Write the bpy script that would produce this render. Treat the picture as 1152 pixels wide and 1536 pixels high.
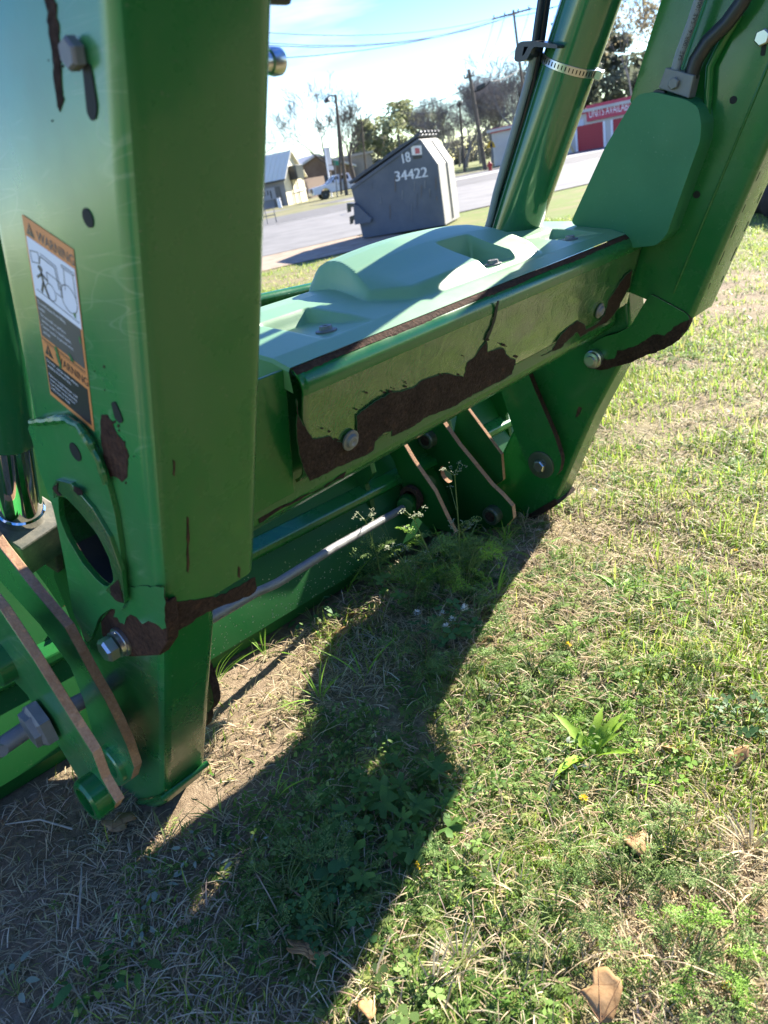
import bpy, bmesh, math, random
import numpy as np
from mathutils import Vector, Matrix
from mathutils.geometry import tessellate_polygon

scene = bpy.context.scene
for o in list(bpy.data.objects):
    bpy.data.objects.remove(o)
COL = scene.collection
rnd = random.Random(7)
rng = np.random.default_rng(11)
R = math.radians

# ------------------------------------------------------------------ camera
EYE = Vector((0.0, 0.0, 0.75))                 # crouching photographer, metres
HEADING, PITCH, ROLL = R(44.0), R(24.5), R(10.76)
FPIX = 1100.0                                  # focal length in photo pixels (photo is 1152 x 1536)
h_ = Vector((math.sin(HEADING), math.cos(HEADING), 0))
r_ = Vector((h_.y, -h_.x, 0))
fwd = h_ * math.cos(PITCH) + Vector((0, 0, -math.sin(PITCH)))
up0 = h_ * math.sin(PITCH) + Vector((0, 0, math.cos(PITCH)))
cam_x = r_ * math.cos(ROLL) - up0 * math.sin(ROLL)
cam_y = r_ * math.sin(ROLL) + up0 * math.cos(ROLL)
cd = bpy.data.cameras.new('camera')
cam = bpy.data.objects.new('camera', cd)
COL.objects.link(cam)
cam.matrix_world = Matrix(((cam_x.x, cam_y.x, -fwd.x, EYE.x), (cam_x.y, cam_y.y, -fwd.y, EYE.y),
                           (cam_x.z, cam_y.z, -fwd.z, EYE.z), (0, 0, 0, 1)))
cd.sensor_fit = 'AUTO'; cd.sensor_width = 36.0
cd.lens = FPIX / 1536 * 36.0
cd.clip_start = 0.02; cd.clip_end = 2000
cd.dof.use_dof = True; cd.dof.focus_distance = 1.1; cd.dof.aperture_fstop = 8.5
scene.camera = cam

# ------------------------------------------------------------------ light
SUN_DIR = Vector((2.08, 0.005, 1.0)).normalized()         # towards the sun
ELEV = math.asin(SUN_DIR.z); AZ = math.atan2(SUN_DIR.x, SUN_DIR.y)
world = bpy.data.worlds.new('World'); scene.world = world
world.use_nodes = True
wn = world.node_tree.nodes; wl = world.node_tree.links
bg = wn['Background']
sky = wn.new('ShaderNodeTexSky'); sky.sky_type = 'NISHITA'; sky.sun_disc = False
sky.sun_elevation = ELEV; sky.sun_rotation = AZ
sky.air_density = 1.0; sky.dust_density = 0.0; sky.ozone_density = 2.2; sky.altitude = 300
# thin cirrus streaks low over the town
tc = wn.new('ShaderNodeTexCoord'); mp = wn.new('ShaderNodeMapping')
mp.inputs['Scale'].default_value = (1.4, 1.4, 9.0)
nz = wn.new('ShaderNodeTexNoise'); nz.inputs['Scale'].default_value = 2.2; nz.inputs['Detail'].default_value = 7
rp = wn.new('ShaderNodeValToRGB'); rp.color_ramp.elements[0].position = 0.50; rp.color_ramp.elements[1].position = 0.78
mx = wn.new('ShaderNodeMix'); mx.data_type = 'RGBA'
mul = wn.new('ShaderNodeMath'); mul.operation = 'MULTIPLY'; mul.inputs[1].default_value = 0.55
wl.new(tc.outputs['Generated'], mp.inputs['Vector']); wl.new(mp.outputs['Vector'], nz.inputs['Vector'])
wl.new(nz.outputs['Fac'], rp.inputs['Fac']); wl.new(rp.outputs['Color'], mul.inputs[0])
hs = wn.new('ShaderNodeHueSaturation'); hs.inputs['Saturation'].default_value = 1.40; hs.inputs['Hue'].default_value = 0.522
wl.new(sky.outputs['Color'], hs.inputs['Color'])
wl.new(mul.outputs[0], mx.inputs['Factor']); wl.new(hs.outputs['Color'], mx.inputs['A'])
mx.inputs['B'].default_value = (7.5, 8.0, 8.6, 1)
wl.new(mx.outputs['Result'], bg.inputs['Color'])
bg.inputs['Strength'].default_value = 0.074
sl = bpy.data.lights.new('sun', 'SUN'); sl.energy = 5.0; sl.angle = R(0.53); sl.color = (1.0, 0.93, 0.82)
so = bpy.data.objects.new('sun', sl); COL.objects.link(so)
so.rotation_euler = SUN_DIR.to_track_quat('Z', 'Y').to_euler()
so.location = (20, 0, 20)
vs = scene.view_settings
vs.view_transform = 'Standard'; vs.look = 'None'; vs.gamma = 1.0; vs.use_curve_mapping = False
vs.exposure = 2.1
scene.cycles.max_bounces = 8; scene.cycles.diffuse_bounces = 4; scene.cycles.glossy_bounces = 4
scene.cycles.use_denoising = True

# ------------------------------------------------------------------ image pixel helpers
# points are taken from image pixels through the fitted camera: a pixel plus the
# surface it is assumed to lie on (a plate, a wall, the ground) gives its 3-D point
def ray(px, py):
    u, v = px - 576.0, py - 768.0
    return cam_x * u - cam_y * v + fwd * FPIX
def on(px, py, point, normal):
    d = ray(px, py); n = Vector(normal)
    return EYE + d * ((Vector(point) - EYE).dot(n) / d.dot(n))
def at_x(px, py, x):
    return on(px, py, (x, 0, 0), (1, 0, 0))
def at_y(px, py, y):
    return on(px, py, (0, y, 0), (0, 1, 0))
def gz(x):
    t = min(max((x - 0.3) / 10.0, 0), 1)
    return -0.65 * (1 - (1 - t) ** 1.35)
def gz_np(x):
    t = np.clip((x - 0.3) / 10.0, 0, 1)
    return -0.65 * (1 - (1 - t) ** 1.35)
def on_ground(px, py):
    d = ray(px, py).normalized(); lo, hi = 0.1, 500.0
    for _ in range(60):
        m = (lo + hi) / 2; p = EYE + d * m
        if p.z > gz(p.x): lo = m
        else: hi = m
    return EYE + d * lo

# ------------------------------------------------------------------ materials
def mat(name, base=(0.5, 0.5, 0.5), rough=0.5, metal=0.0, spec=0.5, coat=0.0):
    m = bpy.data.materials.new(name); m.use_nodes = True
    b = m.node_tree.nodes['Principled BSDF']
    b.inputs['Base Color'].default_value = (*base, 1); b.inputs['Roughness'].default_value = rough
    b.inputs['Metallic'].default_value = metal; b.inputs['Specular IOR Level'].default_value = spec
    b.inputs['Coat Weight'].default_value = coat
    return m
class NB:
    def __init__(s, m):
        s.t = m.node_tree; s.b = s.t.nodes['Principled BSDF']
        s.co = s.t.nodes.new('ShaderNodeTexCoord').outputs['Object']
    def new(s, t): return s.t.nodes.new(t)
    def link(s, a, b): s.t.links.new(a, b)
    def mapping(s, scale, rot=(0, 0, 0)):
        n = s.new('ShaderNodeMapping'); n.inputs['Scale'].default_value = scale; n.inputs['Rotation'].default_value = rot
        s.link(s.co, n.inputs['Vector']); return n.outputs['Vector']
    def noise(s, scale, detail=4, rough=0.6, vec=None, dist=0.0):
        n = s.new('ShaderNodeTexNoise'); n.inputs['Scale'].default_value = scale
        n.inputs['Detail'].default_value = detail; n.inputs['Roughness'].default_value = rough
        n.inputs['Distortion'].default_value = dist
        s.link(vec or s.co, n.inputs['Vector']); return n.outputs['Fac']
    def vor(s, scale, feature='DISTANCE_TO_EDGE', vec=None):
        n = s.new('ShaderNodeTexVoronoi'); n.feature = feature; n.inputs['Scale'].default_value = scale
        s.link(vec or s.co, n.inputs['Vector']); return n.outputs['Distance']
    def ramp(s, fac, stops):
        n = s.new('ShaderNodeValToRGB'); e = n.color_ramp.elements
        while len(e) < len(stops): e.new(0.5)
        for i, (p, c) in enumerate(stops):
            e[i].position = p; e[i].color = (*c, 1) if len(c) == 3 else c
        s.link(fac, n.inputs['Fac']); return n.outputs['Color']
    def bw(s, fac, a, b, lo=0.0, hi=1.0):
        n = s.new('ShaderNodeMapRange'); n.inputs['From Min'].default_value = a; n.inputs['From Max'].default_value = b
        n.inputs['To Min'].default_value = lo; n.inputs['To Max'].default_value = hi
        s.link(fac, n.inputs['Value']); return n.outputs['Result']
    def mix(s, fac, a, b):
        n = s.new('ShaderNodeMix'); n.data_type = 'RGBA'
        if isinstance(fac, float): n.inputs['Factor'].default_value = fac
        else: s.link(fac, n.inputs['Factor'])
        for k, v in (('A', a), ('B', b)):
            if isinstance(v, tuple): n.inputs[k].default_value = (*v, 1)
            else: s.link(v, n.inputs[k])
        return n.outputs['Result']
    def math(s, op, a, b=None):
        n = s.new('ShaderNodeMath'); n.operation = op
        for i, v in enumerate((a, b)):
            if v is None: continue
            if isinstance(v, (int, float)): n.inputs[i].default_value = v
            else: s.link(v, n.inputs[i])
        return n.outputs[0]
    def base(s, c): s.link(c, s.b.inputs['Base Color'])
    def rough(s, c): s.link(c, s.b.inputs['Roughness'])
    def bump(s, h, strength=0.3, dist=0.01):
        n = s.new('ShaderNodeBump'); n.inputs['Strength'].default_value = strength; n.inputs['Distance'].default_value = dist
        s.link(h, n.inputs['Height']); s.link(n.outputs['Normal'], s.b.inputs['Normal'])

def paint(name, green=(0.010, 0.105, 0.022), dust=0.25, scratches=0.0, rough=(0.18, 0.38), crinkle=0.0, coat=0.6, coat_rough=0.10, spec=0.5):
    m = mat(name, green, 0.3, coat=coat, spec=spec); n = NB(m)
    m.node_tree.nodes['Principled BSDF'].inputs['Coat Roughness'].default_value = coat_rough
    m.node_tree.nodes['Principled BSDF'].inputs['Coat IOR'].default_value = 1.6
    f1 = n.noise(9, 6, 0.65); f2 = n.noise(260, 2, 0.5); f3 = n.noise(2.5, 3)
    c = n.mix(n.bw(f1, 0.35, 0.75, 0, dust), green, (0.10, 0.14, 0.065))
    spk = n.bw(f2, 0.68, 0.76, 0, 0.35)
    c = n.mix(spk, c, (0.16, 0.17, 0.11))
    if scratches:
        ln = None
        for ang, sc, wd in ((0.5, 5, .010), (-0.7, 6, .009), (1.25, 4, .010), (0.1, 9, .012), (2.2, 7, .008)):
            q = n.noise(sc, 0.0, 0.0, vec=n.mapping((1, 0.8, 5.5), (ang, 0, 0)))
            a = n.math('ABSOLUTE', n.math('SUBTRACT', q, 0.5)); l = n.bw(a, 0.0, wd, scratches, 0)
            ln = l if ln is None else n.math('MAXIMUM', ln, l)
        s1 = ln; s2 = n.math('MULTIPLY', ln, n.bw(f2, 0.4, 0.6))
        s = n.math('MULTIPLY', n.math('MAXIMUM', s1, s2), n.bw(n.noise(14, 3, 0.6), 0.46, 0.60))
        c = n.mix(s, c, (0.22, 0.36, 0.20))
    n.base(c)
    n.rough(n.bw(f1, 0.3, 0.75, rough[0], rough[1]))
    if crinkle:
        k = n.noise(22, 4, 0.6, dist=1.2); n.bump(k, crinkle, 0.012)
    else:
        n.bump(n.noise(90, 2), 0.03, 0.004)
    return m
M = {}
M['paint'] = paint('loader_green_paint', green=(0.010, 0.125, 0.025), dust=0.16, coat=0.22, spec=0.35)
M['paint_scratched'] = paint('loader_green_paint_scratched_lit', green=(0.026, 0.225, 0.055), scratches=0.42, dust=0.42, rough=(0.22, 0.45), coat=0.8, coat_rough=0.2)  # scratched paint, its green lifted for skylight on the left-facing plates
M['paint_deep'] = paint('bucket_green_paint', green=(0.005, 0.075, 0.013), dust=0.1, rough=(0.35, 0.55), coat=0.05, spec=0.3)
M['paint_crinkled'] = paint('loose_green_paint', green=(0.022, 0.10, 0.024), dust=0.5, rough=(0.16, 0.3), crinkle=0.45, coat=1.0)
M['cyl'] = paint('cylinder_green_paint', green=(0.016, 0.125, 0.045), dust=0.18, rough=(0.12, 0.22), coat=0.6)
def plastic():
    m = mat('faded_green_plastic', (0.07, 0.25, 0.12), 0.45); n = NB(m)
    f = n.noise(5, 5); g = n.noise(400, 2)
    c = n.mix(n.bw(f, 0.35, 0.7), (0.155, 0.305, 0.15), (0.205, 0.36, 0.20))
    w = n.mapping((2, 30, 2)); s = n.bw(n.noise(9, 3, vec=w), 0.62, 0.72, 0, 0.15)
    c = n.mix(s, c, (0.25, 0.42, 0.28))
    c = n.mix(n.bw(g, 0.66, 0.75, 0, 0.5), c, (0.25, 0.33, 0.22))
    n.base(c); n.rough(n.bw(f, 0.3, 0.7, 0.36, 0.52)); n.bump(n.noise(700, 2), 0.08, 0.002); return m
M['plastic'] = plastic()
def guard_plastic():
    m = mat('green_plastic_guard', (0.02, 0.16, 0.06), 0.4); n = NB(m)
    f = n.noise(6, 5); g2 = n.noise(300, 2); cc = n.mix(n.bw(f, 0.35, 0.7), (0.016, 0.14, 0.050), (0.032, 0.18, 0.070)); n.base(n.mix(n.bw(g2, 0.70, 0.76, 0, .6), cc, (0.2, 0.3, 0.22)))
    n.rough(n.bw(n.noise(4, 3), 0.4, 0.6, 0.30, 0.5)); n.bump(n.math('ADD', n.noise(600, 2), n.math('MULTIPLY', n.noise(7, 2), 3.0)), 0.10, 0.003); return m
M['guard'] = guard_plastic()
def rust(name, a, b, sc=160, bump=0.5):
    m = mat(name, a, 0.9, spec=0.12); n = NB(m)
    f = n.noise(sc, 5, 0.7); g = n.noise(sc * 0.12, 4)
    c = n.ramp(f, [(0.33, a), (0.55, tuple((x + y) / 2 for x, y in zip(a, b))), (0.72, b)])
    c = n.mix(n.bw(g, 0.4, 0.7, 0, 0.5), c, tuple(x * 0.55 for x in a))
    o2 = n.noise(sc * 0.3, 6, 0.75)
    c = n.mix(n.bw(o2, 0.56, 0.70, 0, 0.55), c, (b[0] * 1.45, b[1] * 1.15, b[2] * 0.85))
    n.base(c); n.bump(n.math('ADD', f, o2), bump, 0.004); return m
M['rust'] = rust('brown_rust', (0.036, 0.020, 0.014), (0.115, 0.064, 0.042))
M['rust_dark'] = rust('dark_rust', (0.020, 0.013, 0.010), (0.080, 0.050, 0.037), sc=220)
M['rust_edge'] = rust('flame_cut_edge', (0.38, 0.21, 0.12), (0.54, 0.35, 0.22), sc=300, bump=0.3)
M['olive'] = paint('dull_olive_washer', green=(0.045, 0.062, 0.04), dust=0.3, coat=0.1, rough=(0.35, 0.5))
M['chip'] = mat('chipped_paint_edge', (0.035, 0.085, 0.035), 0.7, spec=0.2)
M['dark'] = mat('dark_opening', (0.004, 0.006, 0.004), 0.7)  # near-black: inside shade of holes and bore, also cracks and seams
M['chrome'] = mat('chrome', (0.75, 0.73, 0.68), 0.06, 1.0)
def galv():
    m = mat('galvanised_steel', (0.5, 0.5, 0.5), 0.5, 0.35); n = NB(m)
    f = n.noise(60, 4); n.base(n.ramp(f, [(0.3, (0.15, 0.152, 0.152)), (0.7, (0.225, 0.225, 0.22))])); n.rough(n.bw(f, 0.3, 0.7, 0.45, 0.65)); return m
M['galv'] = galv()
M['zinc'] = mat('zinc_plated', (0.55, 0.56, 0.55), 0.28, 0.95)
def castblk():
    m = mat('dusty_clevis', (0.2, 0.19, 0.15), 0.7); n = NB(m)
    f = n.noise(45, 6, 0.7); n.base(n.ramp(f, [(0.35, (0.085, 0.088, 0.068)), (0.6, (0.17, 0.155, 0.115)), (0.75, (0.33, 0.29, 0.2))])); n.bump(f, 0.4, 0.003); return m
M['clevis'] = castblk()
M['black'] = mat('black_rubber', (0.018, 0.02, 0.022), 0.4)
M['hose_grey'] = mat('grey_hose', (0.2, 0.22, 0.23), 0.5)
M['hose_text'] = mat('hose_print', (0.6, 0.62, 0.62), 0.6)
M['black_steel'] = mat('black_painted_steel', (0.012, 0.018, 0.03), 0.28)
M['orange'] = mat('label_orange', (0.72, 0.27, 0.075), 0.5)
M['white'] = mat('label_white', (0.80, 0.81, 0.84), 0.5)
M['ink'] = mat('label_black', (0.022, 0.022, 0.024), 0.4)
M['ink_grey'] = mat('label_faded_black', (0.085, 0.08, 0.075), 0.45)

# ------------------------------------------------------------------ object helpers
def link(o, parent=None):
    COL.objects.link(o)
    if parent is not None:
        o.parent = parent
        base = parent.location if parent.parent is None else Vector((0, 0, 0))
        o.matrix_parent_inverse = Matrix.Translation(-base)
    return o
def thing(name, label, cat, loc=(0, 0, 0), group=None):
    o = bpy.data.objects.new(name, None); o.location = loc; o.empty_display_size = 0.05
    COL.objects.link(o); return tag(o, label, cat, group)
def tag(o, label, cat, group=None, kind=None):
    if label: o['label'] = label
    if cat: o['category'] = cat
    if group: o['group'] = group
    if kind: o['kind'] = kind
    return o
def mesh_of(name, verts, faces, mats=None, fm=None, smooth=False):
    me = bpy.data.meshes.new(name)
    me.from_pydata([tuple(v) for v in verts], [], [tuple(f) for f in faces])
    for m in (mats if isinstance(mats, (list, tuple)) else [mats]):
        if m: me.materials.append(m)
    if fm is not None: me.polygons.foreach_set('material_index', fm)
    if smooth: me.polygons.foreach_set('use_smooth', [True] * len(me.polygons))
    me.update(); return me
def obj(name, verts, faces, mats=None, parent=None, fm=None, smooth=False, recalc=True):
    me = mesh_of(name, verts, faces, mats, fm, smooth)
    if recalc:
        bm = bmesh.new(); bm.from_mesh(me); bmesh.ops.recalc_face_normals(bm, faces=bm.faces); bm.to_mesh(me); bm.free()
    return link(bpy.data.objects.new(name, me), parent)
def bevel(o, w=0.003, seg=2, angle=35):
    b = o.modifiers.new('bevel', 'BEVEL'); b.width = w; b.segments = seg; b.limit_method = 'ANGLE'; b.angle_limit = R(angle)
    b.harden_normals = False; return o
def smooth_angle(o, a=40):
    for p in o.data.polygons: p.use_smooth = True
    try: o.data.set_sharp_from_angle(angle=R(a))
    except Exception: pass
    return o
def jag(pts, step, amp, seed=1):
    """a ragged outline: edges split and nudged (2-D pixel points)"""
    r = random.Random(seed); out = []
    for i, p in enumerate(pts):
        q = pts[(i + 1) % len(pts)]; d = math.hypot(q[0] - p[0], q[1] - p[1]); k = max(1, int(d / step))
        for j in range(k):
            t = j / k; a = amp if j else amp * 0.4
            out.append((p[0] + (q[0] - p[0]) * t + r.uniform(-a, a), p[1] + (q[1] - p[1]) * t + r.uniform(-a, a)))
    return out
def grow(pts, d):
    """2-D outline pushed outwards by d"""
    a = sum(p[0] * pts[(i + 1) % len(pts)][1] - pts[(i + 1) % len(pts)][0] * p[1] for i, p in enumerate(pts)); sg = 1 if a > 0 else -1; out = []
    for i, p in enumerate(pts):
        q0, q1 = pts[i - 1], pts[(i + 1) % len(pts)]; tx, ty = q1[0] - q0[0], q1[1] - q0[1]; L = math.hypot(tx, ty) or 1
        out.append((p[0] + sg * ty / L * d, p[1] - sg * tx / L * d))
    return out
def rounded(pts, rad, n=4):
    """round every corner of a 2-D outline"""
    out = []; L = len(pts)
    for i in range(L):
        p0 = Vector(pts[i - 1]); p = Vector(pts[i]); p1 = Vector(pts[(i + 1) % L])
        a = (p0 - p); b = (p1 - p); k = min(rad, a.length * 0.45, b.length * 0.45)
        A = p + a.normalized() * k; B = p + b.normalized() * k
        for j in range(n + 1):
            t = j / n; out.append(tuple(A * (1 - t) ** 2 + p * 2 * t * (1 - t) + B * t * t))
    return out
def slab(name, loop, normal, thick, mats, parent=None, holes=(), bev=0.0):
    """closed outline (3-D points in one plane) made a solid plate: front face on the loop, back face `thick` behind it"""
    n = Vector(normal).normalized() * thick
    loops = [list(loop)] + [list(h) for h in holes]
    flat = [p for l in loops for p in l]; N = len(flat)
    tri = tessellate_polygon([[Vector(p) for p in l] for l in loops])
    verts = flat + [Vector(p) - n for p in flat]; faces = []; fm = []
    for t in tri:
        faces.append(tuple(t)); fm.append(0); faces.append(tuple(i + N for i in reversed(t))); fm.append(0)
    k = 0
    for l in loops:
        for i in range(len(l)):
            j = (i + 1) % len(l); faces.append((k + i, k + j, N + k + j, N + k + i)); fm.append(1)
        k += len(l)
    if not isinstance(mats, (list, tuple)): mats = [mats, mats]
    o = obj(name, verts, faces, mats, parent, fm)
    if bev: bevel(o, bev, 2, 50)
    return o
def plate_x(name, px, x, thick, mats, parent=None, holes=(), bev=0.0):
    return slab(name, [at_x(*p, x) for p in px], (-1, 0, 0), thick, mats, parent, [[at_x(*p, x) for p in h] for h in holes], bev)
def frame_of(d):
    d = Vector(d).normalized(); a = Vector((0, 0, 1)) if abs(d.z) < 0.9 else Vector((1, 0, 0))
    u = d.cross(a).normalized(); return u, d.cross(u).normalized(), d
def tube_data(path, radii, seg=14, caps=True, off=0):
    path = [Vector(p) for p in path]
    if not isinstance(radii, (list, tuple)): radii = [radii] * len(path)
    verts, faces = [], []; u = None
    for i, p in enumerate(path):
        d = (path[min(i + 1, len(path) - 1)] - path[max(i - 1, 0)])
        if d.length < 1e-9: d = Vector((0, 0, 1))
        d.normalize()
        if u is None: u = frame_of(d)[0]
        else:
            u = u - d * u.dot(d); u = u.normalized() if u.length > 1e-6 else frame_of(d)[0]
        v = d.cross(u)
        for k in range(seg):
            a = 2 * math.pi * k / seg; verts.append(p + (u * math.cos(a) + v * math.sin(a)) * radii[i])
    for i in range(len(path) - 1):
        for k in range(seg):
            a = i * seg + k; b = i * seg + (k + 1) % seg; faces.append((off + a, off + b, off + b + seg, off + a + seg))
    if caps:
        faces.append(tuple(off + k for k in reversed(range(seg)))); faces.append(tuple(off + (len(path) - 1) * seg + k for k in range(seg)))
    return verts, faces
def tube(name, path, radii, m, parent=None, seg=14):
    v, f = tube_data(path, radii, seg); o = obj(name, v, f, m, parent); return smooth_angle(o, 40)
def lathe(name, origin, axis, prof, m, parent=None, seg=28):
    """profile [(distance along axis, radius)]"""
    o = Vector(origin); a = Vector(axis).normalized()
    path = [o + a * s for s, _ in prof]; u, w, _d = frame_of(a); verts = []; faces = []
    for s, r in prof:
        for k in range(seg):
            t = 2 * math.pi * k / seg; verts.append(o + a * s + (u * math.cos(t) + w * math.sin(t)) * r)
    for i in range(len(prof) - 1):
        for k in range(seg):
            A = i * seg + k; B = i * seg + (k + 1) % seg; faces.append((A, B, B + seg, A + seg))
    faces.append(tuple(reversed(range(seg)))); faces.append(tuple((len(prof) - 1) * seg + k for k in range(seg)))
    return smooth_angle(obj(name, verts, faces, m, parent), 35)
def box_data(c, ax, ay, az, off=0):
    c, ax, ay, az = map(Vector, (c, ax, ay, az)); v = []
    for sz in (-1, 1):
        for sx, sy in ((-1, -1), (1, -1), (1, 1), (-1, 1)): v.append(c + ax * sx + ay * sy + az * sz)
    f = [(3, 2, 1, 0), (4, 5, 6, 7), (0, 1, 5, 4), (1, 2, 6, 5), (2, 3, 7, 6), (3, 0, 4, 7)]
    return v, [tuple(i + off for i in q) for q in f]
def box(name, c, ax, ay, az, m, parent=None, bev=0.0):
    v, f = box_data(c, ax, ay, az); o = obj(name, v, f, m, parent)
    if bev: bevel(o, bev, 2)
    return o
class Soup:
    def __init__(s): s.v = []; s.f = []
    def add(s, vf):
        k = len(s.v); s.v += list(vf[0]); s.f += [tuple(i + k for i in q) for q in vf[1]]
    def tube(s, *a, **k): s.add(tube_data(*a, **k))
    def box(s, *a): s.add(box_data(*a))
    def quad(s, *p):
        k = len(s.v); s.v += [Vector(q) for q in p]; s.f.append(tuple(range(k, k + len(p))))
    def build(s, name, m, parent=None, smooth=None):
        o = obj(name, s.v, s.f, m, parent)
        if smooth: smooth_angle(o, smooth)
        return o
def hexbolt(name, origin, axis, r, h, parent, m, washer=None, rot=0.2):
    """hex head with washer and chamfer, standing on `origin`, pointing along axis"""
    a = Vector(axis).normalized(); u, w, _ = frame_of(a); o = Vector(origin); s = Soup()
    if washer:
        s.add(tube_data([o, o + a * 0.0025], washer, 24))
    v = []; f = []
    for hh, rr in ((0.002, r), (h * 0.8, r), (h, r * 0.82)):
        for k in range(6):
            t = rot + math.pi / 3 * k; v.append(o + a * hh + (u * math.cos(t) + w * math.sin(t)) * rr)
    for i in (0, 1):
        for k in range(6): f.append((i * 6 + k, i * 6 + (k + 1) % 6, i * 6 + 6 + (k + 1) % 6, i * 6 + 6 + k))
    f.append(tuple(range(5, -1, -1))); f.append(tuple(range(12, 18)))
    s.add((v, f))
    return s.build(name, m, parent)
def text_data(body, size, shear=0.0):
    """flat lettering as triangles in its own xy frame, origin at left baseline"""
    cu = bpy.data.curves.new('lettering', 'FONT'); cu.body = body; cu.size = size; cu.shear = shear
    cu.resolution_u = 3
    tmp = bpy.data.objects.new('lettering', cu); COL.objects.link(tmp)
    dg = bpy.context.evaluated_depsgraph_get(); dg.update()
    me = bpy.data.meshes.new_from_object(tmp.evaluated_get(dg))
    v = [p.co.copy() for p in me.vertices]; f = [tuple(p.vertices) for p in me.polygons]
    bpy.data.objects.remove(tmp); bpy.data.meshes.remove(me); bpy.data.curves.remove(cu)
    return v, f

# ================================================================== THE LOADER
BOOM = R(66.5)
D_UP = Vector((0, -math.cos(BOOM), math.sin(BOOM)))       # along a boom, upwards
N_IN = Vector((0, math.sin(BOOM), math.cos(BOOM)))        # from rear face to front face
loader = thing('front_loader', 'scuffed green tractor front loader with two steep booms joined by a cross tube', 'loader', (0.3, 0.85, 0))

def boom(x0, x1, base, depth, length, rad, mats):
    """hollow-section boom: rounded rectangle swept along D_UP"""
    w = (x1 - x0); sec = rounded([(0, 0), (w, 0), (w, depth), (0, depth)], rad, 5)
    b = Vector((x0, base[0], base[1])); v = []; f = []; n = len(sec)
    steps = [0, length * 0.3, length * 0.6, length]
    for s in steps:
        for (a, c) in sec: v.append(b + Vector((a, 0, 0)) + N_IN * c + D_UP * s)
    for i in range(len(steps) - 1):
        for k in range(n):
            j = (k + 1) % n; f.append((i * n + k, i * n + j, (i + 1) * n + j, (i + 1) * n + k))
    f.append(tuple(range(n))); f.append(tuple((len(steps) - 1) * n + k for k in reversed(range(n))))
    fm = []
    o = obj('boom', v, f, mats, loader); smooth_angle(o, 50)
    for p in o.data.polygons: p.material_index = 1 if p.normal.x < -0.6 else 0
    return o

# ------------------------------------------------------------------ boom on the left of the picture
XL = 0.25
bl = at_x(247, 938, XL)
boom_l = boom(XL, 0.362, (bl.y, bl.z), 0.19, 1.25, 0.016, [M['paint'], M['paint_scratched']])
boom_l['label'] = 'near boom with warning stickers and rusted lower end'
# lower lobe of the boom, paint gone, round the pivot bolt
lobe = jag([(152, 930), (175, 918), (200, 925), (225, 930), (246, 945), (251, 965), (238, 983), (198, 986), (170, 972)], 7, 1.2, 3)
plate_x('pivot_lug', [(150, 932), (172, 905), (246, 905), (251, 945), (250, 966), (238, 984), (196, 986), (166, 972), (152, 952)], XL - 0.0005, 0.014, [M['rust'], M['rust_dark']], boom_l, bev=0.002)
# ragged tongues of paint still on the lug
plate_x('paint_flake', jag([(170, 925), (176, 890), (196, 880), (246, 880), (249, 942), (243, 944), (232, 936), (222, 931), (214, 936), (205, 926), (196, 921), (190, 926), (186, 936), (180, 934), (176, 926)], 6, 1.6, 5), XL - 0.0012, 0.0008, [M['paint_scratched'], M['rust_dark']], boom_l)
# big rust patch where the decal tore off, the long scrape at the top
plate_x('wear_patch', jag([(152, 622), (161, 622), (172, 645), (186, 664), (193, 683), (190, 716), (183, 724), (172, 714), (162, 715), (155, 690), (151, 655)], 6, 1.5, 8), XL - 0.0006, 0.0006, M['rust'], boom_l)
plate_x('wear_patch', jag([(66, -10), (80, -10), (88, 45), (90, 95), (95, 150), (90, 168), (85, 160), (80, 100), (73, 50)], 9, 2.0, 9), XL - 0.0006, 0.0006, M['rust_dark'], boom_l)
for k in range(26):
    q = rnd.choice(((160, 640), (178, 655), (192, 690), (180, 716), (88, 90), (90, 150), (150, 560))); fx, fy = q[0] + rnd.gauss(0, 9), q[1] + rnd.gauss(0, 16); fr_ = rnd.uniform(.6, 2.0)
    plate_x('paint_chip', jag([(fx + fr_ * math.cos(a), fy + 1.6 * fr_ * math.sin(a)) for a in (0, 1.2, 2.5, 3.7, 5)], 2, .3, 540 + k), XL - 0.0004, 0.0005, M['rust_dark'], boom_l)
# flat near-black discs and slots stand for the shade inside drilled holes
for hx, hy, hr in ((132, 327, 0.0060),):
    c = at_x(hx, hy, XL - 0.0004)
    lathe('bolt_hole', c + Vector((0.0005, 0, 0)), (-1, 0, 0), [(0, hr), (0.0009, hr)], M['dark'], boom_l, 18)
plate_x('slot_hole', rounded([(166, 604), (172, 602), (180, 620), (184, 632), (180, 636), (172, 628)], 4), XL - 0.001, 0.0008, M['dark'], boom_l)
plate_x('slot_hole', rounded([(122, 95), (134, 95), (138, 115), (145, 160), (143, 178), (137, 182), (130, 170), (125, 118)], 6), XL - 0.001, 0.0008, M['dark'], boom_l)
c = at_x(121, 80, XL - 0.0005)
hexbolt('bolt', c, (-1, 0, 0), 0.0085, 0.009, boom_l, M['galv'])
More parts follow.
